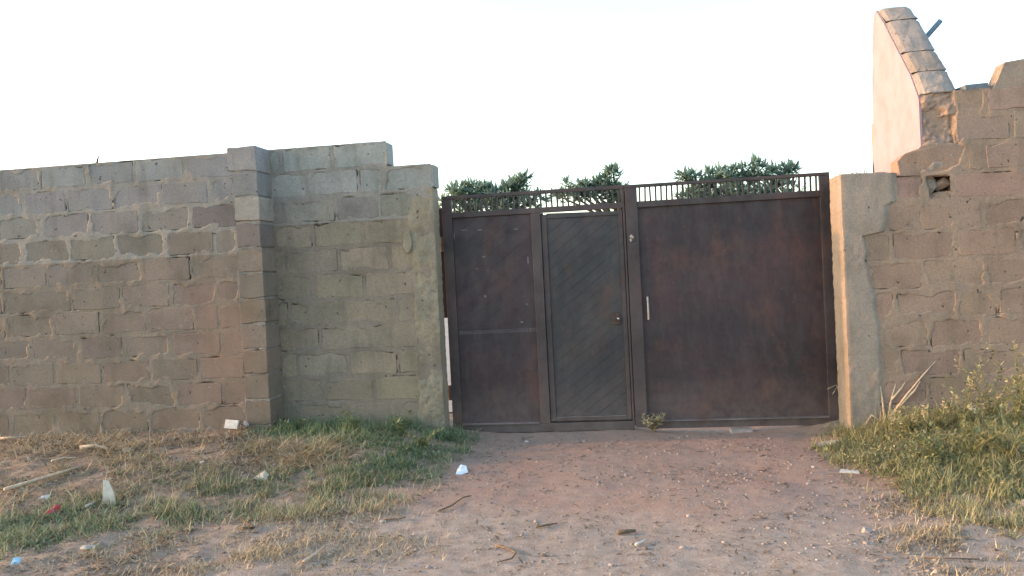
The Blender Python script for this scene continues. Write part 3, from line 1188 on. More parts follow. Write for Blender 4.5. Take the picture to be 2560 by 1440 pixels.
# wicket door, hung a little low so that daylight shows above it
door = empty("wicket_door", (0, 0, 0))
door.parent = leafL
dz0, dz1 = 0.100, ZT[3] - 0.020
yd = -0.012
dw = 0.036
tl, tr = dz1 + 0.012, dz1 - 0.006
frame_piece("door_stile", door, xC, xD, yd, yd + 0.04, dz0, dz1)
frame_piece("door_stile", door, xE, xF - 0.002, yd, yd + 0.04, dz0, dz1)
bm = bmesh.new()
vs = [(xD, yd, dz1 - 0.04), (xE, yd, dz1 - 0.04), (xE, yd, tr), (xD, yd, tl)]
vv = [bm.verts.new(v) for v in vs] + [bm.verts.new((x, yd + 0.04, z)) for x, y, z in vs]
for f in ((0, 1, 2, 3), (7, 6, 5, 4), (0, 4, 5, 1), (1, 5, 6, 2), (2, 6, 7, 3), (3, 7, 4, 0)):
    bm.faces.new([vv[i] for i in f])
bm_obj("door_rail", bm, MAT_DOOR, door)
frame_piece("door_rail", door, xD + 0.0005, xE - 0.0005, yd + 0.001, yd + 0.04, dz0, dz0 + 0.035)
frame_piece("door_ledge", door, xD + 0.004, xE - 0.004, yd - 0.008, yd + 0.018, dz0 + 0.036, dz0 + 0.043, MAT_LEDGE, 0.001)
frame_piece("door_sheet", door, xD - 0.002, xE + 0.002, yd + 0.022, yd + 0.028, dz0 + 0.03, dz1 - 0.035, MAT_DOOR, 0)
ribs(door, xD + 0.001, xE - 0.001, dz0 + 0.045, dz1 - 0.042, yd + 0.0175, MAT_DOOR, 0.118, 0.1115)
lk = at(1547, 796, 0)
frame_piece("lock_plate", door, lk[0] - 0.075, lk[0] + 0.012, yd + 0.004, yd + 0.017, lk[2] - 0.06, lk[2] + 0.055, MAT_RUST, 0.003)
bm = bmesh.new()
tube(bm, [(lk[0], yd + 0.005, lk[2]), (lk[0], yd - 0.03, lk[2]), (lk[0] - 0.01, yd - 0.045, lk[2])], [0.010, 0.012, 0.011], 8)
bm_obj("lock_knob", bm, MAT_STEEL, door, True)

# right leaf
xG = SEAM + 0.004
xH = zx([1594], 2.15, 0)[0]
xI = zx([2049], 2.15, 0)[0]
frame_piece("stile", leafR, xG, xH, y0 - 0.006, y1, 0.02, ZT[1])
frame_piece("stile", leafR, xI, GR, y0, y1, 0.02, ZT[1])
frame_piece("top_rail", leafR, xG, GR, y0, y1, ZT[1] + 0.0005, ZT[0] - 0.003)
frame_piece("grille_rail", leafR, xH + 0.0005, xI - 0.0005, y0 + 0.001, y1, ZT[3] - 0.006, ZT[2])
frame_piece("bottom_rail", leafR, xH + 0.0005, xI - 0.0005, y0, y1, 0.005, 0.075)
frame_piece("ledge", leafR, xH + 0.003, xI - 0.003, y0 - 0.024, y0 + 0.03, 0.0765, 0.088, MAT_LEDGE, 0.002)
# big sheet, slightly buckled
nx, nz = 34, 40
X, Z = np.meshgrid(np.linspace(xH - .002, xI + .002, nx), np.linspace(0.07, ZT[3], nz))
Yb = 0.006 + 0.004 * noise(X, Z, 0.55) + 0.0015 * noise(X, Z, 0.2)
id_ = np.arange(nx * nz).reshape(nz, nx)
q = np.stack([id_[:-1, :-1], id_[:-1, 1:], id_[1:, 1:], id_[1:, :-1]], -1).reshape(-1, 4)
link(bpy.data.objects.new("panel", fast_mesh("panel", np.stack([X, Yb, Z], -1).reshape(-1, 3), q, MAT_GATE, True)), leafR)
bars(leafR, xH, xI, 33)
h0, h1 = at(1613, 742, 0), at(1623, 800, 0)
bm = bmesh.new()
hx = (h0[0] + h1[0]) / 2 + 0.008
tube(bm, [(hx, 0.006, h0[2]), (hx, -0.04, h0[2] - 0.012), (hx, -0.045, (h0[2] + h1[2]) / 2), (hx, -0.04, h1[2] + 0.012), (hx, 0.006, h1[2])], 0.010, 8)
bm_obj("pull_handle", bm, MAT_PALESTONE, leafR, True)
lt = at(1578, 592, 0)
frame_piece("latch_plate", leafR, lt[0] - 0.03, lt[0] + 0.035, y0 - 0.013, y0 - 0.0062, lt[2] - 0.045, lt[2] + 0.045, MAT_FRAME, 0.002)
chunk("latch_lump", leafR, (lt[0] + 0.005, y0 - 0.016, lt[2] - 0.0), 0.028, 0.012, 0.022, 5, MAT_PALESTONE)
chunk("latch_lump", leafR, (lt[0] - 0.004, y0 - 0.016, lt[2] - 0.035), 0.018, 0.012, 0.016, 6, MAT_PALESTONE)


def hinge(parent, x, z, side):
    bm = bmesh.new()
    tube(bm, [(x, -0.03, z - 0.075), (x, -0.03, z + 0.075)], 0.019, 10)
    box(bm, min(x, x + side * 0.06), max(x, x + side * 0.06), -0.034, -0.026, z - 0.03, z + 0.03, 0)
    bm_obj("hinge", bm, MAT_RUST, parent)


for z in (1.93, 0.42):
    hinge(leafL, GL - 0.012, z, -1)
    hinge(leafR, GR + 0.010, z, 1)
adopt(leafL)
adopt(leafR)

# ------------------------------------------------------------------ leaves, blades


def blades(n, base, length, lean, width, curve, az=None, seg=3):
    """n curved blades as triangle strips -> V, T, tint"""
    az = rng.uniform(0, 2 * np.pi, n) if az is None else az
    d = np.stack([np.cos(az), np.sin(az), np.zeros(n)], -1)
    side = np.stack([-np.sin(az + rng.normal(0, .5, n)), np.cos(az), np.zeros(n)], -1)
    t = np.linspace(0, 1, seg + 1)
    ang = lean[:, None] + curve[:, None] * t[None]          # from vertical
    ds = length[:, None] / seg
    dx = np.cumsum(np.concatenate([np.zeros((n, 1)), np.sin(ang[:, :-1]) * ds], 1), 1)
    dz = np.cumsum(np.concatenate([np.zeros((n, 1)), np.cos(ang[:, :-1]) * ds], 1), 1)
    c = base[:, None, :] + d[:, None, :] * dx[..., None] + np.array([0, 0, 1.0]) * dz[..., None]
    wt = width[:, None] * (1 - t[None] * 0.96) * (0.7 + 0.6 * np.sin(np.pi * np.clip(t + .15, 0, 1)))[None]
    L = c - side[:, None, :] * wt[..., None] / 2
    Rr = c + side[:, None, :] * wt[..., None] / 2
    Vv = np.stack([L, Rr], 2).reshape(n, (seg + 1) * 2, 3)
    q = []
    for i in range(seg):
        q.append([2 * i, 2 * i + 1, 2 * i + 3, 2 * i + 2])
    q = np.array(q)
    F = (np.arange(n)[:, None, None] * ((seg + 1) * 2) + q[None]).reshape(-1, 4)
    return Vv.reshape(-1, 3), F, (seg + 1) * 2


def leaf_quads(c, u, v, ln, wd):
    """pointed leaves: 6 verts, 2 quads folded on the midrib; c base (n,3), u along, v across (unit)"""
    n = len(c)
    nn = np.cross(u, v)
    fold = nn * (wd * 0.22)[:, None]
    p0 = c
    p1 = c + u * (ln * 0.42)[:, None] + v * (wd * 0.5)[:, None] + fold
    p2 = c + u * ln[:, None] - nn * (ln * 0.10)[:, None]
    p3 = c + u * (ln * 0.42)[:, None] - v * (wd * 0.5)[:, None] + fold
    pm = c + u * (ln * 0.45)[:, None]
    Vv = np.stack([p0, p1, p2, p3, pm], 1)
    q = np.array([[0, 1, 4], [1, 2, 4], [0, 4, 3], [4, 2, 3]])
    F = (np.arange(n)[:, None, None] * 5 + q[None]).reshape(-1, 3)
    return Vv.reshape(-1, 3), F


def tint_mesh(me, per, tint):
    a = me.attributes.new("tint", 'FLOAT', 'POINT')
    a.data.foreach_set("value", np.repeat(np.clip(tint, 0, 1), per).astype(np.float32))


def stuff(name, V, F, per, tint, mat, label, cat):
    me = fast_mesh(name, V, F, mat)
    tint_mesh(me, per, tint)
    o = bpy.data.objects.new(name, me)
    link(o)
    return tag(o, label, cat, kind="stuff")


def in_poly(x, y, poly):
    inside = np.zeros(len(x), bool)
    n = len(poly)
    for i in range(n):
        x1, y1 = poly[i][:2]
        x2, y2 = poly[(i + 1) % n][:2]
        c = ((y1 > y) != (y2 > y)) & (x < (x2 - x1) * (y - y1) / (y2 - y1 + 1e-12) + x1)
        inside ^= c
    return inside


def scatter(poly_px, n, thin=0.0, soft=0.18):
    """n ground points inside the patch whose corners are given, with a frayed border and clumping"""
    P = np.array([gp(*p) for p in poly_px])
    lo, hi = P.min(0) - soft, P.max(0) + soft
    out = []
    tot = 0
    while tot < n:
        x = rng.uniform(lo[0], hi[0], 4 * n)
        y = rng.uniform(lo[1], hi[1], 4 * n)
        ox, oy = x + rng.normal(0, soft, 4 * n), y + rng.normal(0, soft, 4 * n)
        k = in_poly(ox, oy, P)
        den = 0.5 + 0.5 * noise(x, y, 0.28) + 0.35 * noise(x + 40, y, 0.11)
        k &= rng.random(4 * n) < np.clip(den - thin, 0.02, 1)
        # nothing grows inside the walls
        k &= ~((x < -3.55) & (y > YF - 0.03)) & ~((x < -1.88) & (y > YS - 0.03)) & ~((x > 1.84) & (y > YR - 0.03)) & (y < -0.04)
        out.append(np.stack([x[k], y[k]], -1))
        tot += int(k.sum())
    p = np.concatenate(out)[:n]
    return np.concatenate([p, height(p[:, 0], p[:, 1])[:, None] - 0.006], 1)


def grass(patches, mat, name, label, cat):
    Vs, Fs, Ts = [], [], []
    off = 0
    for (poly, n, ln, wd, lean, curve, tint, thin) in patches:
        b = scatter(poly, n, thin)
        patch = 0.5 + 0.5 * noise(b[:, 0] + 9, b[:, 1], 0.45)
        L = rng.uniform(ln[0], ln[1], n) * (0.6 + 0.7 * patch)
        V_, F_, per = blades(n, b, L, np.abs(rng.normal(lean[0], lean[1], n)), rng.uniform(wd[0], wd[1], n), rng.uniform(curve[0], curve[1], n))
        Vs.append(V_)
        Fs.append(F_ + off)
        off += len(V_)
        Ts.append(np.clip(rng.normal(tint[0], tint[1], n) + 0.25 * (patch - .5), 0, 1))
    return stuff(name, np.concatenate(Vs), np.concatenate(Fs), 8, np.concatenate(Ts), mat, label, cat)


# patches: corners, count, length, width, lean, curve, tint, thinning
grass([
    ([(640, 1082), (1120, 1078), (1150, 1100), (1080, 1180), (960, 1230), (880, 1195), (900, 1120), (700, 1100)], 7200, (.03, .12), (.004, .011), (.6, .4), (.3, 1.6), (.35, .25), 0.16),
    ([(690, 1068), (1110, 1072), (1110, 1085), (690, 1085)], 1300, (.06, .17), (.004, .011), (.35, .3), (.1, 1.2), (.30, .2), 0.1),
    ([(430, 1230), (620, 1180), (980, 1180), (1000, 1240), (720, 1290), (430, 1310), (250, 1330)], 5200, (.03, .11), (.003, .009), (.65, .4), (.3, 1.6), (.5, .28), 0.25),
    ([(0, 1290), (240, 1270), (430, 1270), (480, 1310), (220, 1350), (0, 1385)], 4200, (.03, .11), (.003, .009), (.65, .4), (.3, 1.6), (.5, .28), 0.2),
    ([(0, 1200), (600, 1120), (640, 1170), (300, 1270), (0, 1290)], 1800, (.03, .09), (.003, .008), (.7, .4), (.3, 1.4), (.6, .25), 0.35),
], MAT_GRASS, "verge_grass", "short patchy green grass on the littered verge below the block wall", "grass")

grass([
    ([(600, 1098), (900, 1100), (900, 1160), (600, 1165)], 3600, (.06, .22), (.003, .009), (1.3, .25), (.0, .5), (.62, .25), 0.05),
    ([(0, 1090), (560, 1075), (640, 1110), (560, 1190), (250, 1240), (0, 1280)], 5200, (.05, .20), (.003, .008), (1.15, .35), (.0, .6), (.45, .3), 0.12),
    ([(430, 1210), (1000, 1160), (1010, 1260), (700, 1300), (300, 1330)], 5200, (.05, .16), (.003, .007), (1.0, .4), (.0, .9), (.55, .28), 0.1),
    ([(900, 1090), (1130, 1090), (1060, 1190), (900, 1190)], 350, (.05, .14), (.003, .007), (1.0, .4), (.0, .9), (.5, .28), 0.1),
    ([(150, 1100), (330, 1095), (340, 1150), (170, 1160)], 1300, (.08, .24), (.004, .010), (1.42, .12), (.0, .2), (.7, .25), -0.2),
    ([(640, 1110), (880, 1105), (860, 1140), (660, 1150)], 1700, (.10, .30), (.004, .010), (1.38, .15), (.0, .25), (.8, .2), -0.2),
    ([(0, 1260), (430, 1240), (480, 1310), (0, 1400)], 1800, (.05, .15), (.003, .007), (1.0, .4), (.0, .9), (.5, .28), 0.1),
    ([(450, 1345), (820, 1290), (1060, 1265), (1110, 1330), (960, 1390), (760, 1440), (440, 1440)], 8000, (.02, .08), (.003, .007), (1.0, .45), (.0, .9), (.6, .28), 0.15),
    ([(0, 1350), (420, 1300), (600, 1310), (420, 1440), (0, 1440)], 2400, (.03, .11), (.003, .006), (1.15, .35), (.0, .6), (.45, .28), 0.3),
    ([(2330, 1240), (2560, 1250), (2560, 1440), (2440, 1440), (2270, 1350)], 5200, (.02, .09), (.003, .007), (.95, .45), (.0, .9), (.55, .28), 0.1),
    ([(2130, 1065), (2700, 1060), (2700, 1240), (2400, 1215), (2160, 1165)], 4500, (.06, .22), (.002, .006), (1.0, .4), (.0, .9), (.6, .3), 0.05),
    ([(1130, 1085), (1200, 1090), (1100, 1290), (1000, 1320), (980, 1250)], 700, (.03, .09), (.003, .006), (1.1, .35), (.0, .6), (.5, .25), 0.2),
], MAT_DRY, "dry_grass", "yellow dry straw and dead stubble strewn over the dirt", "dry grass")

grass([
    ([(2125, 1070), (2300, 1075), (2600, 1080), (2700, 1200), (2560, 1240), (2400, 1215), (2280, 1205), (2160, 1165), (2090, 1120)], 19000, (.04, .14), (.004, .011), (.95, .45), (.2, 1.8), (.42, .3), 0.18),
    ([(2140, 1062), (2320, 1062), (2700, 1060), (2700, 1100), (2300, 1090), (2130, 1085)], 3600, (.08, .22), (.004, .011), (.7, .45), (.2, 1.6), (.62, .3), 0.12),
    ([(2300, 1110), (2480, 1110), (2500, 1215), (2330, 1205)], 5000, (.04, .13), (.004, .012), (.9, .45), (.2, 1.7), (.4, .3), -0.6),
    ([(2350, 1220), (2600, 1235), (2600, 1330), (2400, 1300)], 2600, (.03, .11), (.004, .008), (.7, .45), (.3, 1.3), (.5, .28), 0.2),
], MAT_BANK, "bank_grass", "thick yellow-green grass on the bank below the brown wall", "grass")

def low_leaves(patches, mat, name, label, cat):
    Vs, Fs, Ts, off = [], [], [], 0
    for poly, n, up, ln, tint, thin in patches:
        b = scatter(poly, n, thin)
        b[:, 2] += rng.random(n) ** 1.6 * up * (0.5 + 0.6 * noise(b[:, 0], b[:, 1], 0.35)).clip(0.1, 1)
        az, el = rng.uniform(0, 2 * np.pi, n), rng.normal(0.35, 0.45, n)
        u = np.stack([np.cos(az) * np.cos(el), np.sin(az) * np.cos(el), np.sin(el)], -1)
        v = np.cross(np.array([0, 0, 1.0]), u) + rng.normal(0, .35, (n, 3))
        v /= np.linalg.norm(v, axis=1)[:, None]
        V_, F_ = leaf_quads(b, u, v, rng.uniform(ln[0], ln[1], n), rng.uniform(ln[0], ln[1], n) * .42)
        Vs.append(V_)
        Fs.append(F_ + off)
        off += len(V_)
        Ts.append(rng.normal(tint[0], tint[1], n))
    return stuff(name, np.concatenate(Vs), np.concatenate(Fs), 5, np.concatenate(Ts), mat, label, cat)


low_leaves([
    ([(2125, 1070), (2300, 1072), (2700, 1070), (2700, 1200), (2560, 1240), (2400, 1215), (2280, 1205), (2160, 1165), (2090, 1120)], 8500, .13, (.015, .05), (.42, .3), 0.0),
    ([(2300, 1110), (2480, 1110), (2500, 1215), (2330, 1205)], 2000, .10, (.015, .05), (.4, .3), -0.5),
    ([(2350, 1215), (2600, 1225), (2600, 1330), (2420, 1300)], 2200, .06, (.015, .04), (.45, .3), 0.1),
], MAT_BANK, "creeping_weeds", "matted small-leaved creepers covering the bank below the brown wall", "weeds")
low_leaves([
    ([(640, 1075), (1120, 1075), (1150, 1100), (1080, 1180), (960, 1225), (880, 1190), (900, 1110), (700, 1092)], 5200, .08, (.015, .045), (.4, .28), 0.05),
    ([(430, 1230), (620, 1180), (980, 1180), (1000, 1240), (720, 1290), (430, 1310), (250, 1330)], 3200, .05, (.012, .035), (.5, .28), 0.2),
    ([(0, 1290), (240, 1270), (430, 1270), (480, 1310), (220, 1350), (0, 1385)], 2600, .05, (.012, .035), (.5, .28), 0.15),
], MAT_GRASS, "verge_weeds", "small green broad-leaved weeds among the grass of the littered verge", "weeds")

# dead leaves and chaff lying about
pts = np.concatenate([
    scatter([(0, 1090), (700, 1070), (1000, 1200), (900, 1330), (500, 1440), (0, 1440)], 9000, 0.0, .1),
    scatter([(1000, 1200), (1250, 1100), (2100, 1100), (2300, 1250), (2500, 1440), (700, 1440)], 1500, 0.05, .2),
    scatter([(2050, 1100), (2300, 1190), (2560, 1240), (2560, 1440), (2300, 1400), (2200, 1250)], 900, 0.0, .15),
])
n = len(pts)
az = rng.uniform(0, 2 * np.pi, n)
el = rng.normal(0.1, 0.25, n)
u = np.stack([np.cos(az) * np.cos(el), np.sin(az) * np.cos(el), np.sin(el)], -1)
v = np.cross(np.array([0, 0, 1.0]), u) + rng.normal(0, .25, (n, 3))
v /= np.linalg.norm(v, axis=1)[:, None]
pts[:, 2] += 0.012
V_, F_ = leaf_quads(pts, u, v, rng.uniform(.012, .075, n), rng.uniform(.005, .02, n))
lt_ = rng.beta(1.5, 2.0, n)
lt_[9000:10500] *= 0.45
stuff("leaf_litter", V_, F_, 5, lt_, MAT_LITTER, "dead leaves and chaff scattered over verge and drive", "leaf litter")

# pebbles: tiny, countless
ico = bmesh.new()
bmesh.ops.create_icosphere(ico, subdivisions=1, radius=1.0)
IV = np.array([v.co[:] for v in ico.verts])
IF = np.array([[v.index for v in f.verts] for f in ico.faces])
ico.free()
pp = np.concatenate([
    scatter([(700, 1440), (1000, 1260), (1250, 1110), (2080, 1100), (2250, 1240), (2450, 1440)], 3000, -0.2, .2),
    scatter([(0, 1100), (700, 1080), (900, 1250), (600, 1440), (0, 1440)], 2400, 0.0, .2),
    scatter([(2150, 1240), (2400, 1240), (2560, 1440), (2250, 1440)], 900, 0.0, .2),
])
n = len(pp)
sz = np.exp(rng.normal(math.log(0.0040), 0.5, n)).clip(.002, .018)
sc = np.stack([sz * rng.uniform(.8, 1.6, n), sz * rng.uniform(.8, 1.4, n), sz * rng.uniform(.5, .9, n)], -1)
az = rng.uniform(0, 6.28, n)
jit = rng.uniform(.75, 1.2, (n, len(IV), 1))
W = IV[None] * jit * sc[:, None, :]
ca_, sa_ = np.cos(az)[:, None], np.sin(az)[:, None]
W = np.stack([W[..., 0] * ca_ - W[..., 1] * sa_, W[..., 0] * sa_ + W[..., 1] * ca_, W[..., 2]], -1)
W = W + pp[:, None, :] + np.array([0, 0, 0.008])
F_ = (np.arange(n)[:, None, None] * len(IV) + IF[None]).reshape(-1, 3)


def m_pebble():
    k = M("pebble", 0.9, 0.2)
    a = k.n("ShaderNodeAttribute")
    a.attribute_name = "tint"
    k.color(k.ramp(a.outputs["Fac"], [(0.0, (0.12, 0.09, 0.07)), (0.5, (0.32, 0.26, 0.22)), (0.9, (0.40, 0.33, 0.27)), (1.0, (0.52, 0.47, 0.42))]))
    return k.m


stuff("gravel", W.reshape(-1, 3), F_, len(IV), rng.beta(1.5, 1.7, n), m_pebble(), "small stones and grit on the drive and verge", "gravel")

# ------------------------------------------------------------------ weeds and shrubs


def weed(px, py, h, n_stem, spread, label, name="weed", mat=MAT_BANK, seed_heads=True, leafy=1.0, tint=(.55, .25), y_off=0.0):
    b = gp(px, py)
    b[1] += y_off
    b[2] = float(height(b[0], b[1]))
    root = empty(name, tuple(b), label, "weed", "weeds along the walls")
    bm = bmesh.new()
    tips = []
    C, Uv, Vv, Ln, Wd = [], [], [], [], []
    for s in range(n_stem):
        a = random.uniform(0, 6.28)
        ln = h * random.uniform(.6, 1.05)
        k = random.uniform(.25, 1) * spread
        pts_ = []
        for i in range(6):
            t = i / 5
            out = k * t ** 1.5
            yy = math.sin(a) * out
            if yy > 0:
                yy *= 0.25
            pts_.append(Vector((math.cos(a) * out + 0.01 * random.uniform(-1, 1), yy, ln * t * (1 - 0.15 * k * t))))
        tube(bm, pts_, [0.0045 * (1 - .7 * i / 5) for i in range(6)], 4)
        tips.append(pts_[-1])
        nl = int(14 * leafy * random.uniform(.7, 1.2))
        for i in range(nl):
            t = random.uniform(.1, .98)
            j = min(4, int(t * 5))
            p = pts_[j].lerp(pts_[j + 1], t * 5 - j)
            az = random.uniform(0, 6.28)
            e = random.uniform(-.2, .8)
            u_ = Vector((math.cos(az) * math.cos(e), math.sin(az) * math.cos(e) * .6 - .2, math.sin(e))).normalized()
            v_ = u_.cross(Vector((random.uniform(-.4, .4), random.uniform(-.4, .4), 1))).normalized()
            C.append(p)
            Uv.append(u_)
            Vv.append(v_)
            Ln.append(random.uniform(.03, .075))
            Wd.append(random.uniform(.012, .028))
    bm_obj("stem", bm, MAT_STICK if not leafy else MAT_GREENSTEM, root)
    if C:
        V_, F_ = leaf_quads(np.array(C), np.array(Uv), np.array(Vv), np.array(Ln), np.array(Wd))
        me = fast_mesh("foliage", V_, F_, mat)
        tint_mesh(me, 5, rng.normal(tint[0], tint[1], len(C)))
        link(bpy.data.objects.new("foliage", me), root)
    if seed_heads:
        for tp in tips:
            if random.random() < .25:
                continue
            C, Uv, Vv, Ln, Wd = [], [], [], [], []
            for i in range(random.randint(5, 11)):
                a, e = random.uniform(0, 6.28), random.uniform(-.4, 1.2)
                u_ = Vector((math.cos(a) * math.cos(e), math.sin(a) * math.cos(e), math.sin(e)))
                C.append(tp - Vector((0, 0, random.uniform(0, .05))))
                Uv.append(u_)
                Vv.append(u_.orthogonal().normalized())
                Ln.append(random.uniform(.015, .035))
                Wd.append(random.uniform(.008, .016))
            V_, F_ = leaf_quads(np.array(C), np.array(Uv), np.array(Vv), np.array(Ln), np.array(Wd))
            me = fast_mesh("seed_head", V_, F_, MAT_SEED)
            tint_mesh(me, 5, rng.uniform(0, 1, len(C)))
            link(bpy.data.objects.new("seed_head", me), root)
    return root


MAT_GREENSTEM = m_simple("green_stem", (0.20, 0.19, 0.08), 0.8, 0.25)
weed(2545, 1062, .66, 16, .42, "tallest leafy weed with pale seed tufts at the frame's edge")
weed(2480, 1060, .56, 14, .40, "bushy yellow-green weed with seed tufts next to the tallest one")
weed(2410, 1072, .44, 12, .38, "knee-high seeding weed against the reddish wall blocks")
weed(2340, 1078, .32, 10, .32, "low sprawling seeding weed in front of the brown wall")
weed(2270, 1085, .22, 9, .28, "small leafy weed near the bare dry shrub")
weed(2520, 1130, .40, 12, .36, "dense green weed at the frame's edge in front of the tall ones", tint=(.3, .2), seed_heads=False)
weed(2430, 1140, .30, 11, .34, "spreading green weed midway on the grass bank", tint=(.35, .2), seed_heads=False)
weed(2340, 1155, .22, 10, .30, "low green weed at the lower edge of the grass bank", tint=(.35, .2), seed_heads=False)
weed(1010, 1082, .24, 9, .22, "green weed at the foot of the concrete pier", mat=MAT_GRASS, seed_heads=False, tint=(.3, .2))
weed(890, 1080, .20, 9, .22, "green weed at the foot of the set-back wall", mat=MAT_GRASS, seed_heads=False, tint=(.3, .2))
weed(740, 1078, .14, 7, .2, "little green weed in the corner by the pilaster", mat=MAT_GRASS, seed_heads=False, tint=(.35, .2))
weed(1060, 1120, .16, 9, .24, "broad dark green weed clump beside the drive", mat=MAT_GRASS, seed_heads=False, tint=(.2, .2))


def dry_shrub(px, py, label, stems, y_off=0.0, name="dry_shrub", mat=MAT_STICK, rad=0.010):
    b = gp(px, py)
    b[1] += y_off
    root = empty(name, tuple(b), label, "shrub")
    for s in stems:
        bm = bmesh.new()
        pts_ = [Vector(p) for p in s]
        tube(bm, pts_, [max(.0025, rad * (1 - .75 * i / (len(pts_) - 1))) for i in range(len(pts_))], 5)
        bm_obj("stem", bm, mat, root, True)
    return root


ds = dry_shrub(2215, 1062, "bare dry shrub with thin forked stems before the rendered pier", [
    [(0, 0, -.03), (-.01, 0.02, .12), (-.025, .03, .25), (-.02, .04, .36)],
    [(-.025, .03, .22), (-.05, .03, .30), (-.055, .04, .38)],
    [(0, 0, -.03), (.04, .02, .12), (.09, .04, .24), (.115, .05, .34)],
    [(.05, .02, .14), (.12, .03, .20), (.20, .05, .30)],
    [(0.02, 0, .03), (.14, .0, .16), (.26, .02, .27), (.38, .04, .37)],
    [(0, 0, .0), (-.10, -.02, .06), (-.13, -.02, .02)],
    [(.09, .0, .1), (.20, .0, .19), (.24, .01, .24)],
])
ds.scale = (1.25, 1.0, 1.55)
dry_shrub(2112, 1063, "few grey stalks poking past the orange-lit pier edge", [
    [(0.0, 0, -.03), (.0, .02, .25), (-.03, .0, .36), (-.13, -.06, .33)],
    [(0.0, 0, -.03), (.01, .02, .22), (-.02, .0, .35), (-.08, -.05, .28)],
], y_off=0.12, name="stalk", rad=0.006)
r_ = weed(1632, 1078, .17, 16, .16, "pale dry weed tuft at the bottom where the gate leaves meet", mat=MAT_DRY, leafy=1.2, tint=(.6, .3), y_off=-0.04)
weed(258, 1085, .30, 2, .04, "single tall dry stalk at the base of the long wall", mat=MAT_DRY, leafy=.15, seed_heads=False)
weed(8, 1090, .26, 3, .12, "dry bent stalk at the frame's edge under the long wall", mat=MAT_DRY, leafy=.15, seed_heads=False)

# ------------------------------------------------------------------ trees behind the gate


def tree(label, Y, lumps, trunk_px, n_leaf, seed):
    rr = random.Random(seed)
    base = at(trunk_px, 540, Y)
    root = empty("tree", (base[0], Y, 0.0), label, "tree", "trees behind the gate")
    C, Uv, Vv = [], [], []
    bm = bmesh.new()
    topz = np.mean([l[1] for l in lumps])
    tz = at(trunk_px, 500, Y)[2]
    tube(bm, [(base[0], Y, -0.05), (base[0] + .05, Y + .03, tz * .5), (base[0] - .02, Y, tz * .85)], [.085, .065, .045], 8)
    for (px, py, rx, rz) in lumps:
        c = at(px, py, Y)
        tube(bm, [(base[0] - .02, Y, tz * .8), ((base[0] + c[0]) / 2, Y + rr.uniform(-.1, .1), (tz * .85 + c[2]) / 2), (c[0], Y, c[2])], [.04, .025, .01], 6)
        m = int(n_leaf * rx * rz * 12)
        nt_ = max(6, m // 7)
        for _ in range(nt_):      # twig ends with whorls of long leaves
            d = Vector((rr.gauss(0, 1), rr.gauss(0, 1), rr.gauss(0, 1))).normalized() * (rr.random() ** .45)
            p = Vector((c[0] + d.x * rx, Y + d.y * rx * .9, c[2] + d.z * rz))
            for k in range(7):
                a = rr.uniform(0, 6.28)
                e = rr.uniform(-.35, .9)
                u_ = Vector((math.cos(a) * math.cos(e), math.sin(a) * math.cos(e), math.sin(e))) + d * .5
                u_.normalize()
                C.append(p)
                Uv.append(u_)
                Vv.append(u_.cross(Vector((rr.uniform(-.5, .5), rr.uniform(-.5, .5), 1))).normalized())
    bm_obj("trunk", bm, MAT_BARK, root, True)
    n = len(C)
    V_, F_ = leaf_quads(np.array(C), np.array(Uv), np.array(Vv), rng.uniform(.11, .23, n), rng.uniform(.03, .055, n))
    me = fast_mesh("crown", V_, F_, MAT_TREELEAF)
    tint_mesh(me, 5, rng.normal(.5, .28, n))
    link(bpy.data.objects.new("crown", me), root)
    adopt(root)
    return root


tree("green tree crown showing over the gate next to the stepped wall", 5.0, [
    (1150, 480, .24, .12), (1200, 482, .26, .14), (1255, 482, .22, .12), (1290, 472, .16, .14), (1303, 458, .10, .10), (1150, 512, .42, .2), (1320, 505, .30, .16), (1245, 512, .45, .2), (1170, 462, .1, .06), (1312, 446, .06, .07)], 1230, 620, 1)
tree("green tree top with spiky sprig over the wicket door", 5.6, [
    (1420, 464, .08, .06), (1480, 470, .20, .12), (1515, 455, .17, .15), (1535, 440, .09, .10), (1540, 475, .20, .08), (1430, 490, .30, .07), (1480, 488, .25, .07), (1545, 500, .22, .16), (1400, 492, .2, .07), (1532, 428, .05, .06), (1450, 462, .07, .05)], 1552, 640, 2)
tree("widest green tree crown showing over the plain gate leaf", 5.2, [
    (1720, 445, .14, .08), (1770, 452, .24, .12), (1830, 445, .24, .16), (1885, 432, .22, .17), (1940, 440, .22, .12), (1975, 428, .13, .08), (1735, 495, .30, .16), (1780, 495, .36, .2), (1860, 490, .5, .22), (1950, 482, .34, .18), (1705, 440, .07, .04), (1890, 410, .1, .06), (1800, 432, .08, .06), (1985, 420, .06, .05)], 1840, 600, 3)

# ------------------------------------------------------------------ litter and stones


def stone(px, py, s, seed, label, mat=MAT_STONE, name="stone", flat=.6, group=None):
    p = gp(px, py)
    o = chunk(name, None, (0, 0, 0), s, s * .8, s * flat, seed, mat, None, 14)
    o.location = (p[0], p[1], p[2] + s * flat * .45)
    tag(o, label, "stone", group)
    return o


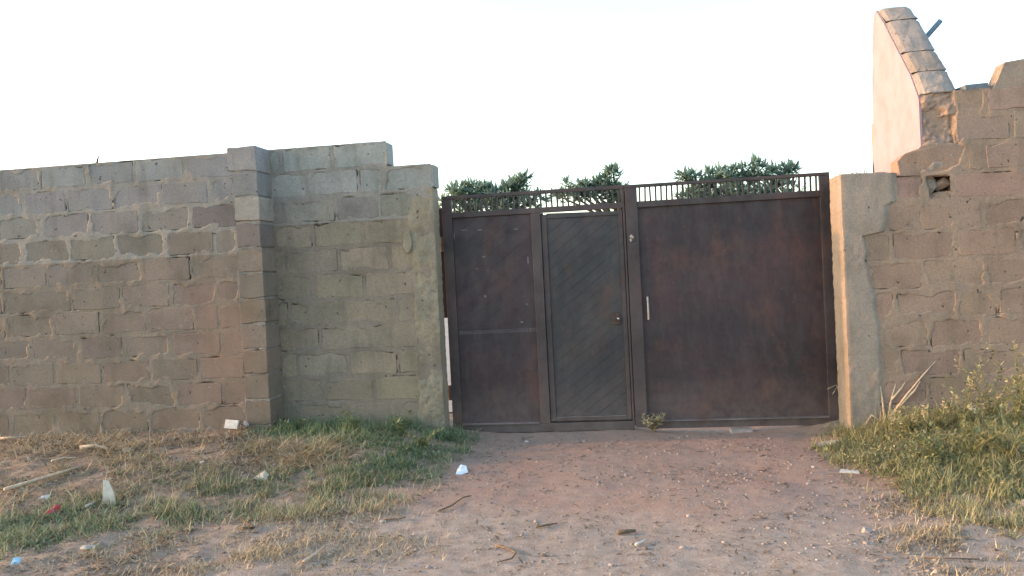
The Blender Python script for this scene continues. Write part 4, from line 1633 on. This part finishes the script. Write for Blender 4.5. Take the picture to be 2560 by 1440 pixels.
stone(2165, 1330, .038, 1, "reddish stone on the dirt near the dry grass fringe")
stone(1316, 1107, .030, 2, "pale stone with dark clods before the gate's narrow panel", MAT_PALESTONE)
stone(2570, 1265, .05, 3, "rounded grey stone at the frame's edge in thin grass")
stone(955, 1306, .022, 4, "small pale stone at the end of a thin twig on the verge's edge", MAT_PALESTONE)
stone(220, 1372, .055, 5, "flat pale stone on the bare footpath below the green grass", MAT_PALESTONE, flat=.35)
stone(1865, 1198, .022, 6, "small pinkish stone on the drive before the plain gate leaf")
stone(2035, 1170, .024, 7, "small pale stone beside the white scrap on the drive", MAT_PALESTONE)
stone(505, 1158, .030, 8, "cream pebble among green grass below the pilaster", MAT_PALESTONE)
stone(320, 1130, .075, 9, "grey lump of mortar among dead stalks under the long wall", MAT_RENDER_G, flat=.5)
stone(355, 1070, .06, 10, "grey rubble lump against the foot of the long wall", MAT_RENDER_G, flat=.6)

b0 = gp(1870, 1096)
o = part_box("wedge_block", -0.10, 0.10, -0.06, 0.10, -0.03, 0.03, MAT_STONE, None, 0.006)
o.location = (b0[0], -0.07, float(height(b0[0], -0.1)) + 0.0)
tag(o, "squared concrete chock wedged under the plain gate leaf", "block")


def stick(pts_px, rad, mat, label, name="stick", lift=0.01, n=6):
    bm = bmesh.new()
    pts_ = []
    for i, (x, y) in enumerate(pts_px):
        p = gp(x, y)
        pts_.append(Vector((p[0], p[1], p[2] + lift + rad * .5)))
    rads = [rad * (1 - .45 * i / (len(pts_) - 1)) for i in range(len(pts_))]
    base = pts_[0].copy()
    tube(bm, [p - base for p in pts_], rads, n)
    o = bm_obj(name, bm, mat, None, True)
    o.location = base
    tag(o, label, "stick")
    return o


stick([(12, 1236), (80, 1215), (140, 1196), (207, 1172)], .016, MAT_STICK, "long pale stick lying across the littered verge", lift=.03)
stick([(1095, 1283), (1130, 1268), (1158, 1248), (1178, 1244)], .007, MAT_TWIG, "dark bent twig on the verge's edge beside the drive")
stick([(1240, 1368), (1275, 1378), (1290, 1388), (1280, 1402), (1248, 1410)], .007, MAT_TWIG, "hooked brown twig on the drive")
stick([(1545, 1338), (1570, 1335), (1590, 1334)], .016, MAT_TWIG, "short thick dark stick on the drive next to the white sliver")
stick([(1340, 1322), (1392, 1314)], .008, MAT_TWIG, "straight brown stick on the drive before the wicket door")
stick([(760, 1410), (790, 1390), (812, 1372)], .010, MAT_STICK, "pale stalk in the dry stubble nearest the viewer")
stick([(595, 1325), (635, 1330), (600, 1300)], .009, MAT_TWIG, "grey forked twig below the green grass patch")
stick([(958, 1303), (1000, 1302), (1015, 1297)], .006, MAT_TWIG, "thin curved twig next to a small pale stone")
stick([(200, 1128), (240, 1122), (270, 1130)], .022, MAT_STICK, "split pale branch piece among debris under the long wall", lift=.02)
stick([(130, 1160), (160, 1152), (190, 1143)], .013, MAT_STICK, "short pale branch piece behind the long stick", lift=.02)
stick([(0, 1105), (70, 1100)], .014, MAT_STICK, "pale branch along the foot of the long wall", lift=.03)
stick([(2310, 1400), (2380, 1402), (2450, 1404)], .006, MAT_TWIG, "thin reddish twig in the stubble at the grass bank's near side")
stick([(215, 1275), (240, 1262)], .012, MAT_PALESTONE, "small whitish stick in green grass beside the upright shard", lift=.02)
stick([(1020, 1205), (1066, 1202)], .007, MAT_TWIG, "thin dark twig near the blue and white sachet")
stick([(1590, 1368), (1617, 1354)], .009, MAT_PAPER, "white sliver lying on the drive", name="sliver")


def sheet_piece(name, px, py, pts2d, thick, rot, mat, label, cat, lift=0.0, crumple=0.0, seed=0):
    """irregular flat scrap with real thickness, tilted"""
    rr = random.Random(seed)
    p = gp(px, py)
    bm = bmesh.new()
    n = len(pts2d)
    cx, cy = sum(a for a, b in pts2d) / n, sum(b for a, b in pts2d) / n
    top = [bm.verts.new((x, y, thick + rr.uniform(-crumple, crumple))) for x, y in pts2d]
    bot = [bm.verts.new((v.co.x, v.co.y, v.co.z - thick)) for v in top]
    ct = bm.verts.new((cx, cy, thick + crumple * 1.2))
    cb = bm.verts.new((cx, cy, crumple * 1.2))
    for i in range(n):
        j = (i + 1) % n
        bm.faces.new((top[i], top[j], ct))
        bm.faces.new((bot[j], bot[i], cb))
        bm.faces.new((bot[i], bot[j], top[j], top[i]))
    o = bm_obj(name, bm, mat)
    o.location = (p[0], p[1], p[2] + lift)
    o.rotation_euler = [R_(a) for a in rot]
    tag(o, label, cat)
    return o


# white card leaning at the wall's foot
cpos = at(580, 1048, YF - 0.06)
bm = bmesh.new()
box(bm, -.07, .07, -.012, .012, 0, .085, 0.003)
o = bm_obj("card_box", bm, MAT_PAPER, None)
o.location = (cpos[0], YF - 0.09, float(height(cpos[0], YF - .09)) + 0.035)
o.rotation_euler = (R_(-18), R_(4), R_(-6))
tag(o, "white card box leaning at the foot of the pilaster", "box")
stick([(604, 1090), (606, 1075)], .012, MAT_TWIG, "dark stub standing beside the white card box", lift=.06)
chunk_o = chunk("clod", None, (0, 0, 0), .05, .04, .04, 77, MAT_STONE, None, 12)
q = at(612, 1052, YF - .05)
chunk_o.location = (q[0], YF - .06, float(height(q[0], YF - .06)) + .05)
tag(chunk_o, "brown clod between the white card box and the pilaster seam", "clod")
sheet_piece("shard", 275, 1262, [(-.055, 0), (.05, 0), (.03, .10), (-.01, .19), (-.05, .20)], .008, (72, -6, 8), MAT_SHARD, "pale pointed shard standing upright in the grass", "shard", -.01)
sheet_piece("sachet", 1153, 1184, [(-.055, -.03), (.06, -.02), (.045, .05), (.0, .075), (-.03, .03)], .004, (42, -8, 5), MAT_SACHET, "crumpled blue and white sachet at the edge of the drive", "sachet", .012, .008, 1)
sheet_piece("plastic_wrapper", 135, 1284, [(-.045, -.03), (-.01, -.04), (.045, -.015), (.03, .01), (.035, .04), (-.005, .055), (-.015, .015), (-.04, .01)], .003, (34, 6, 10), MAT_RED, "torn red plastic wrapper in the grass", "wrapper", .03, .018, 2)
sheet_piece("plastic_scrap", 40, 1410, [(-.025, -.025), (.03, -.02), (.022, .03), (-.022, .028)], .004, (45, 5, 15), MAT_CYAN, "light blue plastic scrap on bare soil near the frame's corner", "scrap", .012, .004, 3)
sheet_piece("foam_scrap", 2078, 1112, [(-.12, -.02), (.02, -.05), (.13, .0), (.11, .05), (-.06, .04)], .022, (4, -4, 6), MAT_SHARD, "flat cream scrap at the grass edge below the rendered pier", "scrap", .006, .004, 4)
sheet_piece("paper_scrap", 2122, 1183, [(-.07, -.02), (.07, -.03), (.065, .015), (-.05, .03)], .010, (8, 2, -4), MAT_PAPER, "white paper scrap on the dirt below the grass bank", "scrap", .006, .004, 5)
sheet_piece("paper_scrap", 655, 1197, [(-.06, -.04), (.07, -.045), (.05, .03), (-.02, .07)], .006, (30, 4, -12), MAT_SHARD, "greyish paper scrap in the grass midway on the verge", "scrap", .015, .012, 6)
sheet_piece("plastic_scrap", 112, 1244, [(-.04, -.02), (.045, -.02), (.03, .03), (-.03, .02)], .005, (25, 4, 12), MAT_PAPER, "small white plastic scrap above the red wrapper", "scrap", .012, .01, 7)

bpy.context.view_layer.update()
